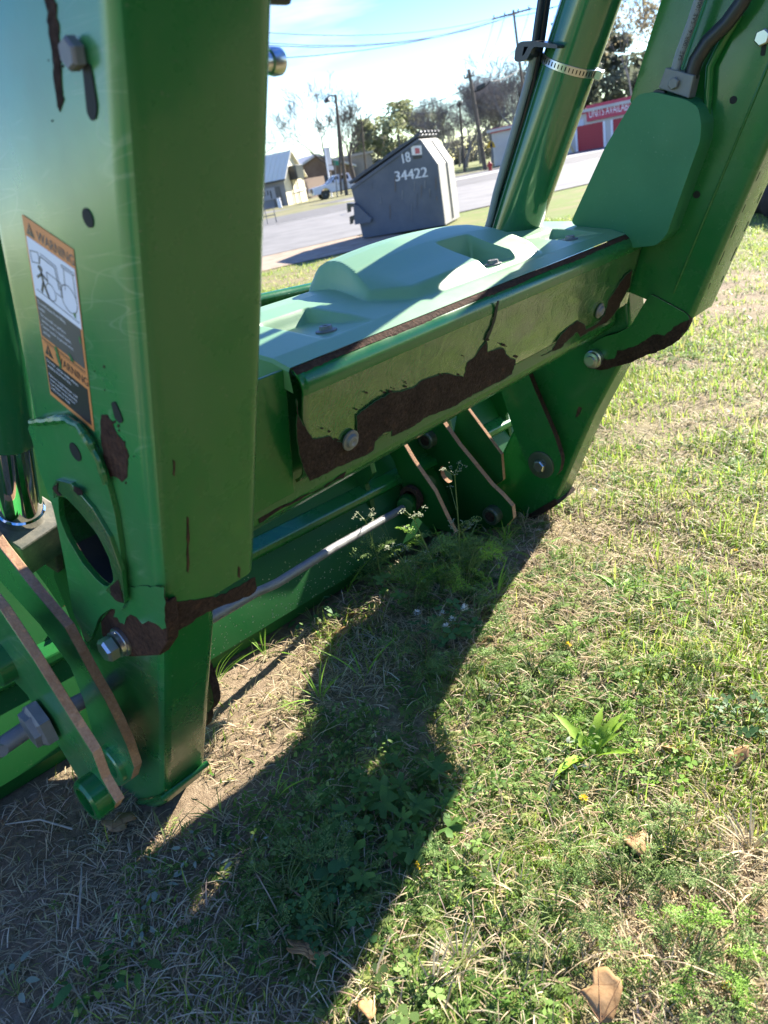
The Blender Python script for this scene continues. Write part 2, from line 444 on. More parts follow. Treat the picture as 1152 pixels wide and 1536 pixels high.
# rusted band round the bottom of the rear face
rear_pt = Vector((XL, bl.y, bl.z)); rear_n = -N_IN
def rear(px, py, off=0.0008): return on(px, py, rear_pt + rear_n * off, rear_n)
slab('wear_patch', [rear(*p) for p in jag([(250, 895), (256, 903), (275, 902), (305, 898), (325, 896), (345, 886), (360, 880), (377, 868), (383, 866), (385, 882), (378, 892), (360, 900), (330, 910), (300, 925), (275, 942), (250, 950), (246, 930)], 6, 1.5, 12)], rear_n, 0.0008, M['rust_dark'], boom_l)
for k, (x, y0, y1) in enumerate(((281, 775, 860), (358, 850, 868), (260, 690, 715))):
    slab('rust_streak', [rear(*p, 0.0006) for p in jag([(x, y0), (x + 3, y0 + 2), (x + 2.5, y1), (x - 0.5, y1 - 3)], 8, 0.9, 30 + k)], rear_n, 0.0005, M['rust'], boom_l)
# top bracket and the round knob beyond the boom's edge
box('stop_bracket', at_x(285, -4, 0.33) + Vector((0, 0, 0.012)), (0.07, 0, 0), N_IN * 0.02, D_UP * 0.012, M['black_steel'], boom_l, 0.003)
c = at_x(418, 92, 0.42)
lathe('grease_cap', c - Vector((0.058, 0, 0)), (1, 0, 0), [(0, 0.007), (0.047, 0.007), (0.048, 0.0085), (0.052, 0.0095), (0.058, 0.009), (0.062, 0.005)], M['zinc'], boom_l, 18)

# gusset with the big pivot hole, welded over the boom side
XG = 0.2445
hole = [(87, 744), (98, 746), (120, 769), (146, 802), (164, 838), (171, 871), (160, 882), (146, 871), (124, 846), (102, 809), (89, 777)]
gus = [(40, 640), (52, 633), (100, 630), (118, 640), (134, 664), (150, 697), (163, 735), (172, 770), (181, 830), (188, 905), (180, 918), (168, 912), (148, 925), (142, 945), (132, 968), (109, 919), (98, 850), (86, 791), (78, 757), (58, 705), (48, 660)]
hole3 = [at_x(*p, XG) for p in rounded(hole, 8, 3)]
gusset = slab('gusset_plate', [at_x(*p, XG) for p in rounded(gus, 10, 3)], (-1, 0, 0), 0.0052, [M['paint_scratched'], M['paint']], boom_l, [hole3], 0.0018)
c = at_x(113, 678, XG - 0.0004); lathe('bolt_hole', c + Vector((0.0005, 0, 0)), (-1, 0, 0), [(0, 0.0085), (0.0009, 0.0085)], M['dark'], gusset, 18)
# the bore is cut through the boom's side as well; its lining is near-black for the shade inside
cut_v = [p + Vector((dx, 0, 0)) for dx in (-0.03, 0.082) for p in hole3]; n = len(hole3)
cutter = obj('bore_cutter', cut_v, [(k, (k + 1) % n, n + (k + 1) % n, n + k) for k in range(n)] + [tuple(range(n)), tuple(n + k for k in range(n))], None)
bo = boom_l.modifiers.new('bore', 'BOOLEAN'); bo.operation = 'DIFFERENCE'; bo.solver = 'EXACT'; bo.object = cutter
dg = bpy.context.evaluated_depsgraph_get(); dg.update()
new_me = bpy.data.meshes.new_from_object(boom_l.evaluated_get(dg)); boom_l.modifiers.remove(bo); boom_l.data = new_me
bpy.data.objects.remove(cutter)
v = []
for dx in (0.0056, 0.080):
    v += [p + Vector((dx, 0, 0)) for p in hole3]
f = [(k, (k + 1) % n, n + (k + 1) % n, n + k) for k in range(n)] + [tuple(n + k for k in range(n))]
obj('pivot_bore', v, f, M['dark'], gusset)
# worn raised collar round it
ring_o = [(78, 730), (84, 720), (106, 725), (138, 762), (164, 806), (182, 857), (187, 903), (175, 901), (158, 886)]
ring = ring_o + [(160, 882), (171, 871), (164, 838), (146, 802), (120, 769), (98, 746), (87, 744), (80, 748)]
slab('hole_collar', [at_x(*p, XG - 0.004) for p in ring], (-1, 0, 0), 0.0045, [M['paint_crinkled'], M['paint']], gusset, bev=0.0015)
for k, poly in enumerate((((110, 729), (121, 734), (124, 742), (116, 743), (110, 737)), ((165, 880), (176, 870), (186, 905), (176, 902), (166, 892)), ((78, 733), (86, 724), (86, 737), (92, 744), (86, 744)))):
    plate_x('wear_patch', jag(poly, 4, 1.0, 40 + k), XG - 0.0048, 0.0006, M['rust_dark'], gusset)
# weld bead along the gusset's top edge
bead = [at_x(*p, XG - 0.001) for p in ((48, 634), (75, 630), (100, 629), (118, 638), (134, 662), (150, 695), (162, 730))]
pts = []
for a, b in zip(bead, bead[1:]):
    for j in range(6): pts.append(a.lerp(b, j / 6) + Vector((0, rnd.uniform(-.0006, .0006), rnd.uniform(-.0006, .0006))))
tube('weld_bead', pts, [0.0035 + rnd.uniform(-.0006, .0006) for _ in pts], M['paint'], gusset, 8)
# pivot bolt: threaded stub and galvanised nut sticking out towards us
c = at_x(184, 961, XL - 0.001)
lathe('pivot_bolt', c, (-1, 0, 0), [(0, 0.0165), (0.004, 0.0165), (0.0045, 0.0145), (0.009, 0.0145)], M['zinc'], boom_l, 24)
hexbolt('bolt_nut', c + Vector((-0.009, 0, 0)), (-1, 0, 0), 0.0135, 0.014, boom_l, M['zinc'])

# ------------------------------------------------------------------ carrier leg below the left boom
XC = 0.268
leg = [(120, 880), (170, 900), (238, 925), (245, 985), (246, 1208), (232, 1216), (188, 1214), (160, 1160), (148, 1062), (132, 1000), (110, 925), (105, 890)]
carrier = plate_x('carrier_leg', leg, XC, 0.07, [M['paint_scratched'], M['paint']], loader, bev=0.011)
carrier.modifiers['bevel'].segments = 4; smooth_angle(carrier, 40)
b0 = at_x(185, 1212, XC); b1 = at_x(246, 1207, XC)
zb = min(b0.z, b1.z) + 0.004
base_pts = [Vector((XC - 0.004, b0.y + 0.005, zb)), Vector((XC - 0.004, b1.y - 0.008, zb)), Vector((XC + 0.076, b1.y - 0.010, zb)), Vector((XC + 0.08, b0.y, zb))]
slab('foot_plate', base_pts, (0, 0, 1), 0.011, [M['paint'], M['rust_dark']], carrier, bev=0.002)
p0 = at_x(196, 1206, XC - 0.002); p1 = at_x(246, 1196, XC - 0.002)
tube('weld_bead', [p0, p0.lerp(p1, .3), p0.lerp(p1, .6), p1, p1 + Vector((0.035, 0, 0)), p1 + Vector((0.072, 0, 0))], [0.004, 0.005, 0.004, 0.005, 0.004, 0.004], M['paint'], carrier, 8)
# little hook plate seen past the leg's right side
plate_x('hook_plate', rounded([(292, 985), (306, 1000), (318, 1035), (321, 1056), (314, 1068), (306, 1070), (292, 1075)], 6), 0.352, 0.012, [M['paint'], M['rust_dark']], carrier, bev=0.001)
plate_x('hook_plate', rounded([(292, 1035), (304, 1050), (313, 1075), (308, 1092), (292, 1097)], 6), 0.375, 0.01, [M['black_steel'], M['rust_dark']], carrier, bev=0.001)

def link_bar(px, x, thick, m, parent, edge='rust_edge', holes=()):
    return plate_x('link_bar', px, x, thick, [M[m], M[edge]], parent, holes, 0.0012)
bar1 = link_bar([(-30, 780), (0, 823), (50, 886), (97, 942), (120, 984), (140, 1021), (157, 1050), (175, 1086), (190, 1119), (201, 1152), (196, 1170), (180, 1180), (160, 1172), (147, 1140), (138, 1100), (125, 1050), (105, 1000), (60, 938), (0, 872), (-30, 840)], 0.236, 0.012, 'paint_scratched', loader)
bar1['label'] = 'bent link bar beside the carrier leg'
bush = at_x(172, 1143, 0.236)
lathe('bushing', bush, (-1, 0, 0), [(0, 0.027), (0.006, 0.027), (0.008, 0.025), (0.008, 0.018), (-0.004, 0.017), (-0.005, 0.001)], M['paint_scratched'], bar1, 26)
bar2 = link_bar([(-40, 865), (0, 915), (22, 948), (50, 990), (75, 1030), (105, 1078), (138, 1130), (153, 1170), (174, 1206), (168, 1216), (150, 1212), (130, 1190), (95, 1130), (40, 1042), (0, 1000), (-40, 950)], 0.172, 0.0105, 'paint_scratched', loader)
bar2['label'] = 'outer link bar carrying the hitch pin'
for (bx, by, rr) in ((10, 990, 0.024), (152, 1186, 0.024)):
    c = at_x(bx, by, 0.172)
    lathe('bushing', c, (-1, 0, 0), [(0, rr), (0.016, rr), (0.019, rr * 0.88), (0.019, rr * 0.68), (0.002, rr * 0.64), (0.001, 0.001)], M['paint'], bar2, 26)
bar0 = link_bar([(42, 800), (62, 825), (92, 873), (100, 905), (92, 912), (70, 880), (48, 850)], 0.33, 0.014, 'paint', loader)
link_bar([(60, 915), (95, 935), (98, 965), (70, 1000), (52, 960)], 0.33, 0.012, 'paint', loader)

slab('shade_plate', [Vector((0.325, y, z)) for y, z in ((0.86, 0.37), (0.98, 0.385), (1.05, 0.30), (1.065, 0.06), (0.99, 0.02), (0.90, 0.06))], (-1, 0, 0), 0.014, [M['paint_deep'], M['rust_dark']], carrier, bev=0.001)  # added plate, mostly hidden, to shade the ground left of the foot

# ------------------------------------------------------------------ bucket cylinders
def cylinder(label, pa, pb, s_end, s_top, r_bar, r_rod, s_rod):
    a = Vector(pa); d = (Vector(pb) - a).normalized()
    root = lathe('hydraulic_cylinder', a, d, [(s_end - 0.004, r_bar * 0.86), (s_end, r_bar * 0.97), (s_end + 0.012, r_bar), (s_top, r_bar)], M['cyl'], loader, 40)
    root['label'] = label
    lathe('piston_rod', a, d, [(s_rod, r_rod), (s_end + 0.02, r_rod)], M['chrome'], root, 40)
    return root, a, d
cyl_l, ca, cdir = cylinder('near bucket cylinder with bare chrome rod', at_x(33, 772, 0.29), at_x(-36, 372, 0.29), 0.134, 1.0, 0.0375, 0.0262, -0.01)
side = Vector((1, 0, 0)); per = cdir.cross(side).normalized()
tan = Matrix.Rotation(R(12), 3, cdir)
sx = tan @ side; sy = tan @ per
blk = box('rod_clevis', ca - cdir * 0.030, sx * 0.041, sy * 0.043, cdir * 0.029, M['clevis'], cyl_l, 0.003)
lathe('rod_seal', ca, cdir, [(-0.002, 0.0285), (0.010, 0.0285), (0.012, 0.0265)], M['chrome'], cyl_l, 40)
for s in (-1, 1):
    box('clevis_arm', ca - cdir * 0.085 + sx * (0.028 * s), sx * 0.009, sy * 0.028, cdir * 0.03, M['clevis'], cyl_l, 0.003)

XCY = 1.30
cyl_r, ra, rd = cylinder('far bucket cylinder with hose clamp and line bracket', at_x(790, 290, XCY), at_x(893, -20, XCY), -0.24, 1.0, 0.0475, 0.028, -0.30)
q = at_x(862, 100, XCY); s = (q - ra).dot(rd)
lathe('hose_clamp', ra, rd, [(s - 0.0065, 0.0481), (s - 0.006, 0.0488), (s + 0.006, 0.0488), (s + 0.0065, 0.0481)], M['zinc'], cyl_r, 40)
sp = Soup(); u_, w_, _ = frame_of(rd)
for k in range(48):                                   # worm-drive slots of the clamp
    t = 2 * math.pi * k / 48; o = (u_ * math.cos(t) + w_ * math.sin(t)); tt = rd.cross(o)
    sp.box(ra + rd * s + o * 0.0488, tt * 0.0009, o * 0.0004, rd * 0.0032)
sp.build('clamp_slot', M['dark'], cyl_r)
hd = (r_ * 0.85 - h_ * 0.5).normalized(); hd = (hd - rd * hd.dot(rd)).normalized()
box('clamp_screw', ra + rd * s + hd * 0.053, rd * 0.0065, hd * 0.0055, rd.cross(hd) * 0.011, M['zinc'], cyl_r, 0.001)
# steel lines running up the cylinder, with the saddle bracket
off = (-r_ * 0.95 - h_ * 0.3); off = (off - rd * off.dot(rd)).normalized()
line = [at_x(*p, XCY - 0.03) for p in ((724, 372), (738, 330), (748, 290), (764, 240), (785, 175), (800, 120), (811, 60), (818, 10), (824, -30))]
ln = tube('hydraulic_line', line, 0.0075, M['black_steel'], cyl_r, 14)
line2 = [at_x(*p, XCY - 0.045) for p in ((721, 372), (735, 330), (744, 290), (757, 245), (776, 180), (793, 118), (800, 85), (806, 40), (812, 0), (816, -30))]
hs = tube('hydraulic_hose', line2[:7], 0.0062, M['hose_grey'], cyl_r, 14)
tube('hydraulic_line', line2[6:], 0.0062, M['black_steel'], cyl_r, 14)
br = [(771, 92), (773, 72), (780, 62), (800, 61), (836, 67), (836, 73), (800, 70), (790, 90), (780, 93)]
plate_x('line_bracket', rounded(br, 4, 2), XCY - 0.07, 0.032, M['black_steel'], cyl_r, [[(783, 84), (786, 70), (792, 70), (786, 82)]], 0.001)

# ------------------------------------------------------------------ boom on the right
XR = 1.38
brp = at_x(1038, 478, XR)
boom_r = boom(XR, 1.49, (brp.y, brp.z), 0.185, 1.35, 0.012, [M['paint'], M['paint']])
boom_r['label'] = 'far boom with plastic guard and pressed hose channel'
lug = [(880, 520), (905, 505), (925, 500), (945, 490), (975, 440), (1030, 470), (1036, 480), (1028, 497), (1015, 512), (996, 524), (960, 536), (925, 549), (900, 555), (884, 552), (877, 538)]
plate_x('pivot_lug', rounded(lug, 5, 2), XR - 0.004, 0.016, [M['paint'], M['rust_dark']], boom_r, bev=0.002)
plate_x('wear_patch', jag([(878, 530), (886, 524), (896, 530), (900, 538), (912, 540), (922, 538), (926, 526), (950, 521), (968, 510), (980, 502), (996, 504), (1010, 490), (1028, 482), (1036, 478), (1030, 496), (1014, 513), (996, 524), (960, 537), (925, 550), (900, 556), (884, 553), (877, 540)], 6, 1.6, 21), XR - 0.0046, 0.0005, M['rust_dark'], boom_r)
c = at_x(893, 537, XR - 0.005)
lathe('pivot_bolt', c, (-1, 0, 0), [(0, 0.019), (0.012, 0.019), (0.013, 0.016), (0.02, 0.0155), (0.021, 0.010), (0.026, 0.0095)], M['zinc'], boom_r, 24)
rr_pt = Vector((XR, brp.y, brp.z))
def rear_r(px, py, off=0.0006): return on(px, py, rr_pt + rear_n * off, rear_n)
def strip_at(x0, x1, s0, s1, off=0.0006):
    b = Vector((0, brp.y, brp.z)) + rear_n * off
    return [Vector((x0, 0, 0)) + b + D_UP * s0, Vector((x1, 0, 0)) + b + D_UP * s0, Vector((x1, 0, 0)) + b + D_UP * s1, Vector((x0, 0, 0)) + b + D_UP * s1]
for x in (1.398, 1.468):                              # stitch marks along the rear face
    for k in range(13):
        s0 = 0.05 + k * 0.047 + rnd.uniform(-.006, .006); slab('seam_stitch', strip_at(x, x + 0.0014, s0, s0 + rnd.uniform(0.01, 0.026)), rear_n, 0.0005, M['dark'], boom_r)
# small weld line following the rear edge
e0 = Vector((XR - 0.0005, brp.y, brp.z)) + N_IN * 0.05
tube('press_line', [e0 + D_UP * 0.03, e0 + D_UP * 0.5, e0 + D_UP * 1.0], 0.0022, M['paint'], boom_r, 8)
for hx, hy, hr in ((1100, 150, 0.0058), (1045, 292, 0.0062)):
    c = at_x(hx, hy, XR); lathe('bolt_hole', c + Vector((0.0003, 0, 0)), (-1, 0, 0), [(0, hr), (0.0009, hr)], M['dark'], boom_r, 18)
plate_x('slot_hole', rounded([(1143, 66), (1150, 66), (1147, 84), (1140, 84)], 3), XR - 0.0008, 0.0008, M['dark'], boom_r)
hexbolt('bolt', at_x(1146, 56, XR), (-1, 0, 0), 0.012, 0.012, boom_r, M['zinc'])
wb_ = Vector((XR + 0.012, brp.y, brp.z))
slab('channel_web', [wb_ + N_IN * a + D_UP * t for a, t in ((0.15, 0.20), (0.255, 0.30), (0.262, 1.35), (0.15, 1.35))], (-1, 0, 0), 0.085, M['paint'], boom_r, bev=0.004)
# plastic guard over the hose channel
gd = [(856, 334), (907, 222), (951, 148), (960, 141), (980, 138), (1028, 149), (1047, 160), (1052, 185), (1050, 212), (1022, 290), (1000, 352), (985, 368), (950, 372), (900, 360)]
g = plate_x('boom_guard', rounded(gd, 7, 3), 1.325, 0.056, M['guard'], boom_r, bev=0.021)
g.modifiers['bevel'].segments = 5; smooth_angle(g, 60)
plate_x('guard_lip', rounded([(978, 139), (984, 134), (997, 137), (996, 143), (980, 144)], 2), 1.335, 0.012, M['black'], boom_r, bev=0.001)
# hose clamp block and its two hoses
blk_c = at_x(1013, 122, 1.345)
bd = (D_UP * 0.98 + Vector((0.05, 0, 0))).normalized()
bl_o = slab('hose_block', [at_x(*p, 1.335) for p in ((998, 101), (1041, 113), (1033, 148), (987, 132))], (-1, 0, 0), 0.028, M['galv'], boom_r, bev=0.002)
hexbolt('block_bolt', at_x(1012, 125, 1.335), (-1, 0, 0), 0.009, 0.008, bl_o, M['galv'])
h1 = [at_x(*p, 1.345) for p in ((1011, 112), (1020, 80), (1035, 40), (1050, -5), (1062, -40))]
hose = tube('hydraulic_hose', h1, 0.0072, M['hose_grey'], boom_r, 16)
h2 = [at_x(*p, 1.35) for p in ((1036, 116), (1044, 90), (1062, 62), (1090, 35), (1112, 5), (1130, -30))]
tube('hydraulic_hose', h2, 0.0115, M['black'], boom_r, 16)
tube('hydraulic_line', [at_x(*p, 1.37) for p in ((1056, 200), (1062, 150), (1065, 100), (1085, 60), (1110, 20))], 0.007, M['paint'], boom_r, 12)
def hose_print(path, body, size, x_off, parent, start, rad):
    """ink lettering wrapped on the hose side that faces -x"""
    v, f = text_data(body, size); tot = 0; segs = []
    for a, b in zip(path, path[1:]): segs.append((tot, a, b)); tot += (b - a).length
    out = []
    for p in v:
        s = start + p.x; seg = segs[0]
        for q in segs:
            if q[0] <= s: seg = q
        d = (seg[2] - seg[1]).normalized(); base = seg[1] + d * (s - seg[0])
        toward = Vector((-1, 0, 0)); toward = (toward * 0.75 + rear_n * 0.65); toward = (toward - d * toward.dot(d)).normalized(); sidev = toward.cross(d).normalized()
        a = (p.y - size * 0.35) / rad
        out.append(base + (toward * math.cos(a) + sidev * math.sin(a)) * (rad + 0.0004))
    return obj('hose_lettering', out, f, M['ink'] if parent is hose else M['hose_text'], parent, recalc=False)
hose_print(h1, 'SAE 100R16 / SAE 100R16 / SAE 100R16', 0.0085, 0, hose, 0.02, 0.0072)

# ------------------------------------------------------------------ cross tube, its steel wear guard and the moulded cover
X0, X1 = 0.505, 1.368
tp = [(0.672, 0.55), (0.678, 0.40), (0.70, 0.385), (0.79, 0.385), (0.79, 0.55)]
tubeo = slab('cross_tube', [Vector((0.35, y, z)) for y, z in tp], (-1, 0, 0), 1.04, M['paint'], loader, bev=0.008)
slab('wear_patch', [on(*p, (0, 0.6745, 0.48), (0, 1, 0.04)) for p in jag([(388, 778), (420, 760), (470, 738), (500, 722), (520, 708), (515, 716), (490, 730), (450, 750), (410, 770), (389, 785)], 8, 2, 61)], (0, -1, -0.04), 0.0008, M['rust_dark'], tubeo)
# steel guard: lofted sheet with worn lip, wavy loose paint
prof = [(0.6235, 0.5745), (0.616, 0.567), (0.6125, 0.560), (0.6115, 0.552), (0.6135, 0.544), (0.622, 0.518), (0.630, 0.490), (0.638, 0.465), (0.6455, 0.444), (0.653, 0.437), (0.663, 0.433)]
v = []; f = []; fm = []; NX = 90
for i in range(NX + 1):
    x = X0 + (X1 - X0) * i / NX
    for j, (y, z) in enumerate(prof):
        w = 0.0009 * (math.sin(x * 41 + j * 1.7) + math.sin(x * 17 - j)) if 5 <= j <= 7 else 0
        v.append(Vector((x, y - w, z)))
n = len(prof)
for i in range(NX):
    for j in range(n - 1):
        f.append((i * n + j, i * n + j + 1, (i + 1) * n + j + 1, (i + 1) * n + j)); fm.append(1 if j < 4 else 2)
guard = obj('steel_guard', v, f, [M['rust'], M['paint'], M['paint_crinkled']], tubeo, fm, recalc=False)
smooth_angle(guard, 50)
so_ = guard.modifiers.new('thick', 'SOLIDIFY'); so_.thickness = 0.004; so_.offset = -1
gp = Vector((0, 0.6135, 0.544)); gdir = (Vector((0, 0.6455, 0.444)) - gp).normalized(); gn = Vector((0, gdir.z, -gdir.y))
if gn.y > 0: gn = -gn
def gface(px, py, off=0.0025): return on(px, py, gp + gn * off, gn)
C5 = lambda X, Y: (380 + X / 2.88, 300 + Y / 2.88)
C6 = lambda X, Y: (700 + X / 2.88, 300 + Y / 2.88)
patch = [C5(*p) for p in ((186, 860), (192, 920), (215, 970), (238, 1005), (258, 1032), (300, 1026), (332, 1020), (350, 1040), (390, 1052), (430, 1040), (450, 1008), (448, 930), (500, 888), (545, 866), (600, 834), (640, 828), (692, 815), (760, 770), (810, 756), (852, 752), (910, 765), (925, 706), (960, 680), (985, 640), (1005, 612), (1012, 660), (1050, 648), (1080, 640), (1088, 668), (1112, 685), (1133, 690), (1118, 752), (1000, 814), (800, 916), (620, 1012), (600, 1018), (600, 992), (560, 1010), (524, 1040), (518, 1078), (400, 1138), (245, 1214), (216, 1150), (200, 1080), (188, 960))]
pj = jag(jag(patch, 14, 2.2, 69), 4, 0.9, 70)
slab('paint_rim', [gface(*p, 0.0021) for p in jag(grow(pj, 1.0), 4, 0.8, 170)], gn, 0.0008, [M['chip'], M['chip']], guard)
slab('wear_patch', [gface(*p) for p in pj], gn, 0.0012, [M['rust_dark'], M['rust_dark']], guard)
for k in range(34):
    q = patch[rnd.randrange(6, 34)]; fx, fy = q[0] + rnd.gauss(0, 13), q[1] - abs(rnd.gauss(4, 9)); fr_ = rnd.uniform(.7, 2.6)
    slab('paint_chip', [gface(*p, 0.0022) for p in jag([(fx + fr_ * 1.5 * math.cos(a), fy + fr_ * math.sin(a)) for a in (0, 1.2, 2.5, 3.7, 5)], 2, .4, 500 + k)], gn, 0.0006, [M['rust_dark'], M['rust_dark']], guard)
patch2 = [C6(*p) for p in ((320, 672), (370, 650), (392, 612), (430, 560), (480, 524), (508, 540), (516, 562), (560, 540), (596, 500), (612, 440), (640, 395), (670, 350), (715, 302), (702, 370), (652, 470), (602, 530), (540, 564), (490, 592), (478, 570), (440, 600), (404, 638))]
pj = jag(jag(patch2, 12, 1.8, 68), 4, 0.8, 71)
slab('paint_rim', [gface(*p, 0.0021) for p in jag(grow(pj, 0.9), 4, 0.7, 171)], gn, 0.0008, [M['chip'], M['chip']], guard)
slab('wear_patch', [gface(*p) for p in pj], gn, 0.0012, M['rust_dark'], guard)
slab('paint_crack', [gface(*p, 0.0022) for p in jag([C5(*p) for p in ((1056, 436), (1062, 436), (1046, 520), (1030, 566), (1008, 612), (1000, 606), (1030, 540))], 6, 0.7, 72)], gn, 0.0008, M['dark'], guard)
for bx, by in ((525, 660), (899, 466)):
    c = gface(bx, by, 0.003)
    lathe('button_bolt', c, gn, [(0, 0.0135), (0.0022, 0.0135), (0.003, 0.0098), (0.0065, 0.0082), (0.0075, 0.005), (0.0068, 0.003), (0.0055, 0.001)], M['galv'], guard, 24)
# worn brown lip on top, ragged towards the paint below it
lip = []
for i in range(161):
    x = X0 + (X1 - X0) * i / 160; a = -0.001 + 0.0028 * rnd.random() + 0.0022 * math.sin(x * 29)
    lip.append((x, a))
v = []; f = []
for i, (x, a) in enumerate(lip):
    d1 = Vector((0, 0.616 - 0.6235, 0.567 - 0.5745)).normalized(); d2 = Vector((0, 0.6125 - 0.616, 0.56 - 0.567)).normalized()
    p0 = Vector((x, 0.6235, 0.5755)); p1 = Vector((x, 0.6175, 0.5690 + 0.0007 * rnd.random())); p2 = p1 + d2 * max(0.0, min(a, 0.0078))
    v += [p0, p1, p2]
for i in range(160):
    for j in (0, 1): f.append((i * 3 + j, i * 3 + j + 1, i * 3 + j + 4, i * 3 + j + 3))
obj('wear_strip', v, f, M['rust'], guard)

# moulded plastic cover
def ss(a, b, x):
    t = min(max((x - a) / (b - a), 0), 1); return t * t * (3 - 2 * t)
def interp(x, xs, ys):
    return float(np.interp(x, xs, ys))
YR, YF = 0.6235, 0.872
XM = (0.505 + 1.372) / 2
def cover_z(x, y):
    z = interp(y, [0.6235, 0.650, 0.70, 0.76, 0.82, 0.872], [0.5765, 0.5865, 0.5950, 0.6030, 0.6080, 0.6060])
    d = abs(x - XM)                                     # mirrored about the middle
    half = 0.215 - 0.055 * ss(0.66, 0.84, y)
    m = 1 - ss(half - 0.008, half + 0.007, d)
    crown = 1 - 0.30 * (d / 0.2) ** 2
    rear = 0.690 - 0.012 * crown + 0.05 * ss(0.15, 0.215, d)     # arched rear crease of the hump
    hh = 0.018 * ss(rear - 0.024, rear, y) + interp(y, [rear, 0.76, 0.80, 0.835, 0.862, 0.872], [0.0, 0.016, 0.021, 0.020, 0.010, 0.0]) + 0.008 * ss(0.70, 0.80, y) * (1 - ss(0.85, 0.872, y))
    z += hh * m * crown
    def pocket(z, xa, xb, ya, yb, floor, w=0.008):
        k = ss(xa - w, xa + w * 0.4, x) * (1 - ss(xb - w * 0.4, xb + w, x)) * ss(ya - w, ya + w * 0.4, y) * (1 - ss(yb - w * 0.4, yb + w, y))
        return z + (min(floor, z) - z) * k
    z = pocket(z, 0.948, 1.022, 0.645, 0.745, 0.5930)
    z = pocket(z, 0.590, 0.668, 0.652, 0.765, 0.5850)
    z = pocket(z, 1.205, 1.285, 0.652, 0.745, 0.5850)
    return z
NXc, NYc = 300, 130
v = []; f = []
for i in range(NXc + 1):
    x = 0.503 + (1.372 - 0.503) * i / NXc
    for j in range(NYc + 1):
        y = YR + (YF - YR) * j / NYc; v.append(Vector((x, y, cover_z(x, y))))
W = NYc + 1
for i in range(NXc):
    for j in range(NYc):
        a = i * W + j; f.append((a, a + W, a + W + 1, a + 1))
# skirts left, right and front
def skirt(idx, drop, out):
    k = len(v)
    for a in idx: v.append(v[a] + Vector((out[0], out[1], -0.004)))
    for a in idx: v.append(v[a] + Vector((out[0] * 1.1, out[1] * 1.1, -drop)))
    m = len(idx)
    for t in range(m - 1):
        f.append((idx[t], idx[t + 1], k + t + 1, k + t)); f.append((k + t, k + t + 1, k + m + t + 1, k + m + t))
skirt([j for j in range(W)], 0.028, (-0.003, 0)); skirt([NXc * W + j for j in range(W)], 0.028, (0.003, 0)); skirt([i * W + NYc for i in range(NXc + 1)], 0.05, (0, 0.004))
cover = obj('tube_cover', v, f, M['plastic'], tubeo); smooth_angle(cover, 30)
cover['label'] = 'sun-faded moulded plastic cover on the cross tube'
for (bx, by, fl) in ((0.622, 0.685, 0.5850), (0.984, 0.678, 0.5930), (1.245, 0.69, 0.5850)):
    lathe('cover_bolt', (bx, by, fl), (0, 0.0, 1), [(0, 0.0135), (0.002, 0.0135), (0.003, 0.0088), (0.0075, 0.0078), (0.0075, 0.004), (0.004, 0.0035)], M['galv'], cover, 24)
# end blanking panel between boom and guard
slab('end_panel', [Vector((0.362, 0.632, 0.575)), Vector((0.503, 0.632, 0.575)), Vector((0.503, 0.668, 0.42)), Vector((0.362, 0.668, 0.42))], (0, -0.97, -0.22), 0.004, M['paint'], tubeo, bev=0.001)

# ------------------------------------------------------------------ carrier on the right
RC = 1.395
rleg = [(940, 430), (948, 520), (931, 548), (890, 625), (834, 754), (800, 775), (768, 792), (735, 798), (700, 801), (728, 735), (758, 668), (772, 640), (760, 600), (752, 560), (800, 500)]
carr = plate_x('carrier_leg', rleg, RC, 0.075, [M['paint'], M['paint']], loader, bev=0.008)
carr.modifiers['bevel'].segments = 4; smooth_angle(carr, 40)
plate_x('foot_plate', [(700, 796), (768, 786), (832, 749), (838, 756), (772, 797), (700, 806)], RC - 0.003, 0.085, [M['rust_dark'], M['rust_dark']], carr)
slab('wear_patch', [at_x(*p, RC - 0.0008) for p in jag([(868, 610), (873, 612), (867, 625), (863, 626)], 5, .8, 81)], (-1, 0, 0), 0.0006, M['rust'], carr)
lk = link_bar(rounded([(748, 575), (775, 556), (791, 556), (800, 580), (815, 615), (832, 655), (843, 690), (838, 712), (822, 720), (803, 713), (788, 690), (770, 645)], 8, 3), 1.345, 0.016, 'paint', carr, 'rust_dark')
c = at_x(812, 697, 1.345)
lathe('washer', c, (-1, 0, 0), [(0, 0.033), (0.003, 0.033), (0.004, 0.031), (0.0042, 0.014)], M['olive'], lk, 30)
hexbolt('bolt', c + Vector((-0.003, 0, 0)), (-1, 0, 0), 0.0145, 0.012, lk, M['zinc'])
barB = link_bar([(560, 560), (660, 628), (688, 668), (737, 728), (752, 742), (768, 760), (770, 778), (758, 790), (735, 793), (690, 795), (668, 775), (652, 740), (620, 690), (600, 655)], 1.26, 0.013, 'paint_deep', carr, 'rust_edge', [rounded([(660, 700), (668, 698), (677, 710), (679, 722), (672, 725), (662, 715)], 4)])
for bx, by, rr in ((645, 657, 0.022), (742, 770, 0.0225)):
    c = at_x(bx, by, 1.26)
    lathe('bushing', c, (-1, 0, 0), [(0, rr), (0.018, rr), (0.021, rr * .85), (0.021, rr * .66), (0.019, rr * .62), (0.019, 0.001)], M['olive'], barB, 28)
    lathe('bushing_pin', c + Vector((-0.0192, 0, 0)), (-1, 0, 0), [(0, rr * .55), (0.002, rr * .55), (0.0022, rr * .1)], M['rust_dark'], barB, 24)
link_bar([(570, 610), (600, 658), (620, 692), (652, 738), (668, 772), (682, 800), (640, 790), (620, 770), (605, 735), (590, 690), (572, 662)], 1.13, 0.012, 'paint_deep', carr, 'rust_edge')
